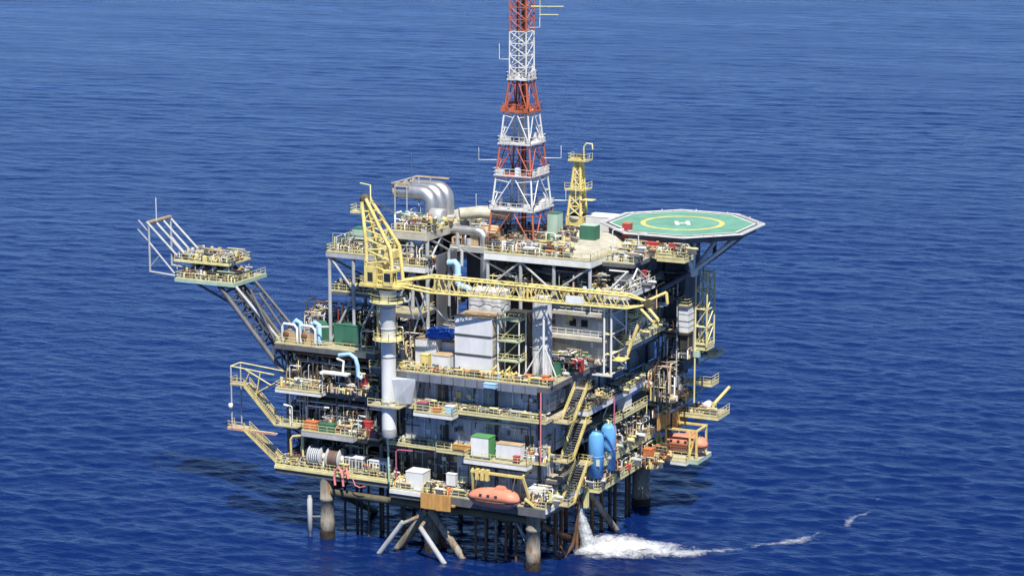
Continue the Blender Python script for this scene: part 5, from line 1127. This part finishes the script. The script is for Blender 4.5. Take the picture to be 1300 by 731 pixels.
# yellow escape stair on the accommodation side
t = stair_flight('staircase', 'yellow stair on the accommodation side below the boom tip', (7.0,18.2,30.6), (7.0,24.6,36.6), 1.5)
MB().box(5.5,24.7,36.5,8.4,27.5,36.6).build('landing', 'deck', t); rail_mesh(MB(), [(8.3,24.7,36.6),(8.3,27.5,36.6),(5.6,27.5,36.6)]).build('railing', 'yellow', t)
MB().add([(5.5,15.4,30.5),(8.2,15.4,30.5),(8.2,18.2,30.5),(5.5,18.2,30.5),(5.5,15.4,30.6),(8.2,15.4,30.6),(8.2,18.2,30.6),(5.5,18.2,30.6)], [(3,2,1,0),(4,5,6,7),(0,1,5,4),(1,2,6,5),(2,3,7,6),(3,0,4,7)]).build('landing', 'yellow', t)
# equipment platform right of the roof deck columns
ep = dk('equipment_platform', 'crowded pale platform right of the dark opening under the roof deck', (7, 18, 41.4))
deck(ep, 6.2, 9.8, 13.0, 24.5, 41.6, m='roof', rails='fr', beam=.6, bm='grey', fascia='white', rm='white', step=99)
for p, q in (((6.4,13.4,42),(9.4,14,45.2)), ((9.4,14,42),(9.4,18,45)), ((9.4,23.6,41.8),(9.4,18,45)), ((6.4,14,45.2),(9.6,14,45.2))): brace(ep, p, q, .14, 'white')
for y in (15, 18): small_box('air_unit', ('nearer' if y == 15 else 'farther')+' grey air unit on the pale platform beside the roof opening', 'unit', 6.8, y, 41.62, 1.9, 2.0, 2.2, 'grey', 'dkgrey')
small_box('fire_cabinet', 'small red cabinet at the rear of the pale equipment platform', 'cabinet', 8.2, 22, 41.62, .8, .9, 2.2, 'red')
MB().box(5.3,26,41.9,5.9,34.5,46.0).build('dark_screen', 'dkgrey', ep)

# ------------------------------------------------------------------ pipe racks: long parallel runs
def pipe_rack(label, p, q, n, step, mats, seed, hang=0.0):
    rg = random.Random(seed); p = Vector(p); q = Vector(q); t = thing('pipe_rack', label, 'pipes', p); d = (q-p).normalized(); s = Vector((-d.y, d.x, 0))
    o = 0
    for i in range(n):
        r = rg.choice((.08,.1,.14,.2,.26)); o += r+.06; a = p+s*o; b = q+s*o; o += r
        a = a+d*rg.uniform(0,.12)*(q-p).length; e = rg.uniform(-1.6,1.4)
        pts = [a+V(0,0,e), a+V(0,0,e*.08), a+d*.35, b-d*rg.uniform(.3,2.5)]
        MB().path(pts, r, 8).build('pipe', rg.choice(mats), t)
    L = (q-p).length
    for k in range(int(L/4)+1):
        c = p+d*min(L, k*4+.5); MB().bar(c+V(0,0,-.34), c+s*(o+.2)+V(0,0,-.34), .16, .16).build('support', 'dkgrey', t)
        MB().bar(c+s*.1+V(0,0,-.42), c+s*.1+V(0,0,-.42-abs(step)), .14, .14).build('hanger', 'dkgrey', t)
PM = ('grey','dkgrey','white','rust','grey','stainless','tan'); PD = ('dkgrey','dark','grey','rust','olive','grey')
for i, (lab, a, b, n) in enumerate((('pipe rack in the upper left opening above the red cabinet', (-45,2.5,28.2), (-28.8,2.5,28.2), 5), ('lower pipe rack in the upper left opening', (-44.6,4.6,26.2), (-29,4.6,26.2), 4), ('pipe rack in the middle left opening', (-45,2.6,21.6), (-26.6,2.6,21.6), 5), ('pipe rack in the lowest left opening above the hose reels', (-45,2.9,15.6), (-24.6,2.9,15.6), 6),
        ('pipe rack under the left upper deck edge', (-45.6,2.0,29.6), (-30,2.0,29.6), 3), ('pipe rack along the main deck behind the white crane column', (-27.4,7.4,34.2), (-15.2,7.4,34.2), 6), ('pipe rack in the dark opening under the roof deck', (-14.6,16.2,43.2), (2.6,16.2,43.2), 6), ('pipe rack on the deck below the exhaust ducts', (-28.8,9.6,46.6), (-23,9.6,46.6), 5),
        ('pipe rack high on the top storey of the clad front', (-23,1.0,Z3-1.7), (.2,1.0,Z3-1.7), 2), ('pipe rack high on the middle storey of the clad front', (-23,1.0,Z2-1.8), (.2,1.0,Z2-1.8), 2))):
    pipe_rack(lab, a, b, n, .8, PD if i in (1,3,4) else PM, 200+i)
for i, (lab, a, b, n) in enumerate((('pipe rack along the upper right gallery under its white edge', (3.2,10,21.8), (3.2,33,21.8), 5), ('pipe rack behind the blue tanks', (2.9,12.5,17.4), (2.9,35,17.4), 5), ('pipe rack along the lowest right gallery', (3.0,13,12.4), (3.0,36,12.4), 5), ('pipe rack on the right accommodation wall', (6.0,22,39.2), (6.0,40,39.2), 4), ('pipe rack at the far right galleries', (5.8,34,20.4), (5.8,50,20.4), 5), ('pipe rack on the side wall of the main deck', (2.9,18,28.2), (2.9,44,28.2), 5))):
    pipe_rack(lab, a, b, n, .8, PM, 230+i)

# ------------------------------------------------------------------ clutter (pipework nobody could count)
DKW = [1,.6,2,8,5,1,1,.3,.5,0,.6,12,0,0]
PALE = [8,8,6,3,2,4,.6,.6,3,1,3,2,.4,.3]
C = clutter
C('pipework', 'pipes and valves on the roof around the tower foot', -14.8, -1.5, 14.2, 19, 46.5, 1.8, 255, [8,6,9,6,4,5,1,.6,2,1,6,4,0,1.2], 21)
C('pipework', 'pipes and boxes on the roof behind the tower foot', -14.6, -4.5, 19, 30, 47.0, 2.4, 255, [8,6,9,6,4,5,2,.6,2,2,6,4,0,1.2], 22, 1.1)
C('pipework', 'cables and small units on the pale roof towards the helideck', 3.6, 8.6, 18.6, 30, 45.8, 1.0, 119, PALE, 23, .8)
C('pipework', 'pipes and cabinets in the opening under the roof deck', -14.8, 4.6, 14.4, 19, 40.5, 3.8, 255, [4,4,6,7,4,4,1,.6,3,1,3,7,1,.6], 24, 1.1)
C('pipework', 'pipes around the exhaust ducts on the rear left roof', -29, -23, 9.2, 16.4, 49.7, 2.0, 119, [6,3,7,4,4,4,2,1,1,6,5,4,0,3], 25, 1.1)
C('pipework', 'mint and white pipes left of the exhaust ducts', -29.4, -27, 10, 16, 49.7, 3.0, 40, [6,0,2,0,0,2,2,0,0,9,2,0,0,1], 26, 1.2)
C('pipework', 'equipment on the deck below the exhaust ducts', -28.8, -23, 7.9, 12, 44.5, 3.2, 119, PALE, 27)
C('pipework', 'pipes on the low grey roof between ducts and tower', -22.2, -15.6, 16.4, 28, 46.7, 3.0, 136, [5,2,8,5,6,6,2,.5,1,1,9,4,1,1], 28, 1.3)
C('pipework', 'dense equipment on the left cooler tower top', -38.8, -29.8, 5.4, 13, 46.1, 2.7, 221, [9,6,7,3,2,3,3,.5,3,7,5,3,.4,.2], 29, .9)
C('pipework', 'equipment on the middle floor of the left cooler tower', -38.4, -30, 5.8, 9.5, 39.7, 2.2, 119, [6,5,6,5,3,4,1,.4,4,1,3,6,.5,.3], 30)
C('pipework', 'pipes on the foot level of the left cooler tower', -38.4, -29, 5.6, 11 , 31.1, 6.6, 153, DKW, 31, 1.2)
C('pipework', 'pale pipe bundles on top of the upper left deck', -46, -38.6, 8.8, 14, 31.1, 4.6, 204, [9,5,8,3,2,5,2,.5,1,4,5,3,1,.3], 32, .9)
C('pipework', 'dark pipework hanging inside the upper left opening', -45.6, -28.6, 3.4, 10, Z2+.1, 8.2, 408, DKW, 33, 1.5)
C('pipework', 'dark pipework inside the middle left opening', -45.6, -26.5, 3.4, 10, Z1+.4, 5.2, 340, DKW, 34, 1.4)
C('pipework', 'dark pipework inside the lowest left opening', -45.6, -24.5, 5.4, 11, Z0+.1, 5.8, 306, DKW, 35, 1.4)
C('pipework', 'small items on the upper left deck edge', -45.6, -29, 1.0, 3.4, Z2, 1.5, 136, PALE, 36, .7)
C('pipework', 'small items on the middle left deck edge', -40.6, -28, .2, 3.0, Z1+.12, 1.7, 136, [4,5,4,3,2,4,4,3,4,1,1,3,.4,2], 37, .7)
C('pipework', 'small fittings crowding the lowest left deck edge', -45.6, -25, -.3, 2.6, ZL+.03, 1.6, 221, [5,8,4,3,3,6,1,.6,6,1,1,3,0,1], 38, .7)
C('pipework', 'beige fittings on the lowest deck by the white locker', -23.8, -21.6, -1.6, 1.8, Z0+.03, 1.6, 119, [5,9,3,2,3,6,1,.6,6,2,1,2,0,1], 39, .7)
C('pipework', 'mint and beige fittings between locker and near boat', -18.4, -10.5, -1.8, 1.0, Z0+.03, 1.4, 153, [6,6,3,2,2,4,2,1,5,7,1,2,.5,2], 40, .75)
C('pipework', 'white pipe heap on the near corner of the lowest deck', -.6, 2.8, -1.8, 8, Z0+.03, 3.0, 204, [12,7,5,2,2,3,2,2,5,4,3,2,.6,2], 41, .8)
C('pipework', 'fittings on the second walkway at the near corner', -1.4, 2.4, -.6, 1.4, Z1, 2.4, 76, PALE, 42, .8)
C('pipework', 'fittings along the second walkway of the clad front', -25, -10, -.3, 1.2, Z1+.02, 1.1, 76, PALE, 43, .6)
C('pipework', 'fittings along the upper walkway of the clad front', -25, 2.2, -.6, 1.3, Z2+.02, 1.1, 153, PALE, 44, .6)
C('pipework', 'equipment around the cabins along the main deck edge', -27, 3, -.9, .3, Z3+.02, 1.3, 187, [5,9,4,3,3,5,2,2,7,1,1,3,.5,2], 45, .7)
C('pipework', 'equipment on the main deck between cabins and balconies', -3, 3, 6, 15, Z3+.02, 3.0, 187, [7,5,6,4,3,4,3,3,3,2,2,4,.5,1], 46)
C('pipework', 'pipes behind the white crane column on the main deck', -27.6, -16, 6, 12.8, Z3+.02, 6.5, 255, [5,4,7,7,5,5,1,.6,4,.4,3,8,.6,.5], 47, 1.3)
C('pipework', 'equipment on the upper right gallery', 3.3, 5.2, 9, 31, Z2, 1.5, 153, [5,8,4,3,3,5,1,1,5,1,2,3,.5,1], 48, .7)
C('pipework', 'pipes behind the right galleries', 1, 5, 20, 35, 14.3, 4.6, 289, [6,7,5,5,6,5,1.4,2.5,3,2,2,4,.5,1], 49)
C('pipework', 'pipes behind the lowest right gallery', 1, 5.3, 12.5, 35, Z0, 3.2, 289, [5,8,4,4,5,5,1.6,3,4,3,2,4,.6,2], 50, .9)
C('pipework', 'equipment on the far right galleries', 3.3, 6, 34, 51, 16.9, 2.2, 204, [6,8,4,3,5,6,1,2,4,1,2,3,.5,3], 51, .9)
C('pipework', 'pipes on the far right upper gallery', 3.2, 5.5, 33, 50, 22.1, 3.8, 221, [6,8,5,3,4,6,1,1.5,3,1,2,3,.5,1], 52)
C('pipework', 'fittings on the boat deck at the far right', 3.4, 8, 29, 37, 9.6, 2.4, 119, [3,5,3,3,4,4,1,4,5,3,1,2,.4,5], 53, .9)
C('pipework', 'fittings on the accommodation side balconies', 5.4, 7.4, 20.5, 33.5, 32.7, 1.8, 85, PALE, 54, .7)
C('pipework', 'items on the upper accommodation side balcony', 5.4, 7.2, 22.5, 39.5, 36.7, 1.6, 102, PALE, 55, .7)
C('pipework', 'items on the landing below the helideck edge', 3, 14, 25.8, 29, 46.3, 1.3, 93, PALE, 56, .7)
C('pipework', 'pipes crowding the pale equipment platform', 6.4, 9.6, 13.3, 24, 41.7, 2.2, 136, [9,5,7,3,2,3,1,1,2,5,3,2,.5,.3], 57, .9)
C('pipework', 'pipes at the right corner under the helideck landing', 5.4, 8.6, 25, 40, 36.7, 4.5, 102, DKW, 58, 1.2)
C('pipework', 'items on the far right jutting balconies', 7, 11.5, 44.5, 49, 15.7, 1.0, 51, PALE, 59, .6)

LW = [3,3,5,8,6,3,.8,.5,1.5,.3,1.5,9,.3,.4]
C('pipework', 'vertical pipes and valves at the front of the upper left opening', -45.4, -28.4, 2.4, 4.2, Z2+.1, 6.0, 120, LW, 91, 1.1)
C('pipework', 'vertical pipes and valves at the front of the middle left opening', -45.4, -26.4, 2.4, 4.4, Z1+.4, 5.0, 130, LW, 92, 1.1)
C('pipework', 'pipes and motors at the front of the lowest left opening', -45.4, -24.4, 2.8, 5.5, ZL, 5.0, 140, LW, 93, 1.1)
C('pipework', 'pipe bundles above the green shelters', -46, -29, 9, 16, 31.1, 5.5, 120, LW, 94, 1.2)

# ------------------------------------------------------------------ discharge water and foam
def foam_mat(name, thr, sc, soft):
    m = bpy.data.materials.new(name); m.use_nodes = True; n = m.node_tree.nodes; l = m.node_tree.links; b = n['Principled BSDF']
    b.inputs['Base Color'].default_value = (.84,.87,.9,1); b.inputs['Roughness'].default_value = .75
    g = n.new('ShaderNodeNewGeometry'); t = n.new('ShaderNodeTexNoise'); t.inputs['Scale'].default_value = sc; t.inputs['Detail'].default_value = 8; t.inputs['Roughness'].default_value = .72; t.inputs['Distortion'].default_value = .8
    l.new(g.outputs['Position'], t.inputs['Vector'])
    at = n.new('ShaderNodeAttribute'); at.attribute_name = 'foam_amount'
    ad = n.new('ShaderNodeMath'); ad.operation = 'ADD'; l.new(t.outputs[0], ad.inputs[0]); l.new(at.outputs['Fac'], ad.inputs[1])
    mr = n.new('ShaderNodeMapRange'); mr.inputs['From Min'].default_value = thr; mr.inputs['From Max'].default_value = thr+soft; l.new(ad.outputs[0], mr.inputs['Value']); l.new(mr.outputs[0], b.inputs['Alpha'])
    bp = n.new('ShaderNodeBump'); bp.inputs['Strength'].default_value = .8; bp.inputs['Distance'].default_value = .5; l.new(t.outputs[0], bp.inputs['Height']); l.new(bp.outputs[0], b.inputs['Normal'])
    return m
FM = foam_mat('sea_foam', .96, .7, .55)
FM2 = foam_mat('foam_wisp', .80, .9, .85)
def set_density(o, vals):
    a = o.data.attributes.new('foam_amount', 'FLOAT', 'POINT'); a.data.foreach_set('value', vals)
rg = np.random.RandomState(4)
def foam_sheet(name, label, cfn, nu, nv, dens, hfn):
    vs = []; dn = []
    for i in range(nu):
        for j in range(nv):
            u = i/(nu-1); v = j/(nv-1)*2-1; x, y = cfn(u, v); vs.append((x, y, hfn(u, v)+float(sea_z(np.float64(x), np.float64(y))))); dn.append(dens(u, v))
    mb = MB().add(vs, [(i*nv+j,(i+1)*nv+j,(i+1)*nv+j+1,i*nv+j+1) for i in range(nu-1) for j in range(nv-1)], 0, True)
    o = mb.build(name, FM2 if 'trail' in name else FM, None, 'stuff', label, 'foam'); set_density(o, dn); return o
# main patch: polar sheet round the splash point
fcx, fcy = 7.6, 14.6
def pf(u, v):
    a = (v+1)*math.pi; r = u*(9.6+1.2*math.sin(3*a+1)+.8*math.sin(5*a))*(1+.45*max(0,math.cos(a-R(26)))**3); return fcx+r*math.cos(a)*1.1, fcy+r*math.sin(a)
foam_sheet('foam_patch', 'bright white foam patch on the sea where the discharge water lands', pf, 40, 90, lambda u, v: .92*(1-u**1.9)-.02, lambda u, v: .12+.6*(1-u*u)+.25*math.sin(u*21+v*31)*(1-u)+.10*rg.rand())
def tr(u, v):
    p = V(17,16,0).lerp(V(37,60,0), u); b = V(6.5*math.sin(u*3.1),-3.0*math.sin(u*3.1),0); w = (1.7+1.9*(1-u)**2+.5*math.sin(u*19))*v; q = p+b+V(.5*math.sin(u*31),.7*math.sin(u*27),0); return q.x+w*.9, q.y-w*.42
foam_sheet('foam_trail', 'thin broken foam trail drifting right from the white patch', tr, 140, 13, lambda u, v: .62*(1-abs(v)**1.1)-.22*u-.08+.09*math.sin(u*17+1)+.06*math.sin(u*47), lambda u, v: .13)
for i, (x, y, lab) in enumerate(((0,0,'foam ring round the near leg'),(-37,.5,'foam ring round the left leg'),(1.5,39.5,'foam ring round the far right leg'),(-18.5,1.5,'foam ring round the middle leg under the plank screen'))):
    def lf(u, v, x=x, y=y, i=i):
        a = (v+1)*math.pi; r = 1.1+u*(1.5+.6*math.sin(2*a+i)+.4*math.sin(5*a+2*i)); return x+r*math.cos(a), y+r*math.sin(a)
    foam_sheet('foam_ring', 'thin '+lab, lf, 7, 40, lambda u, v: .34*(1-u)+.10*math.sin(v*9), lambda u, v: .12)
jt = thing('water_jet', 'white water jet pouring from the lowest deck into the foam', 'water jet', (1.8, 12.6, 8.4))
jp = [(1.4,11.6,9.2),(1.8,11.9,8.2),(2.2,12.2,6.6),(2.7,12.6,4.4),(3.2,13.0,2.2),(3.6,13.3,.3)]
JM = foam_mat('falling_water', .62, 1.3, .5)
for k in range(7):
    a = k*.9; d = V(math.cos(a),math.sin(a),0)
    pts = [Vector(p)+d*(.12+.11*i)+V(rg.normal(0,.05),rg.normal(0,.05),0) for i, p in enumerate(jp)]
    o = MB().path(pts, .3, 9, rs=[.2+.10*i+.05*rg.rand() for i in range(len(pts))]).build('water_strand', JM, jt); set_density(o, [.22-.0*i for i in range(len(o.data.vertices))])
o = MB().path([Vector(p) for p in jp], .3, 10, rs=[.24,.28,.36,.5,.62,.7]).build('water_core', JM, jt); set_density(o, [.5]*len(o.data.vertices))
MB().path([(1.3,9.4,9.6),(1.3,11.2,9.6),(1.4,11.7,9.3)], .42, 10).build('outlet_pipe', 'rust', jt)
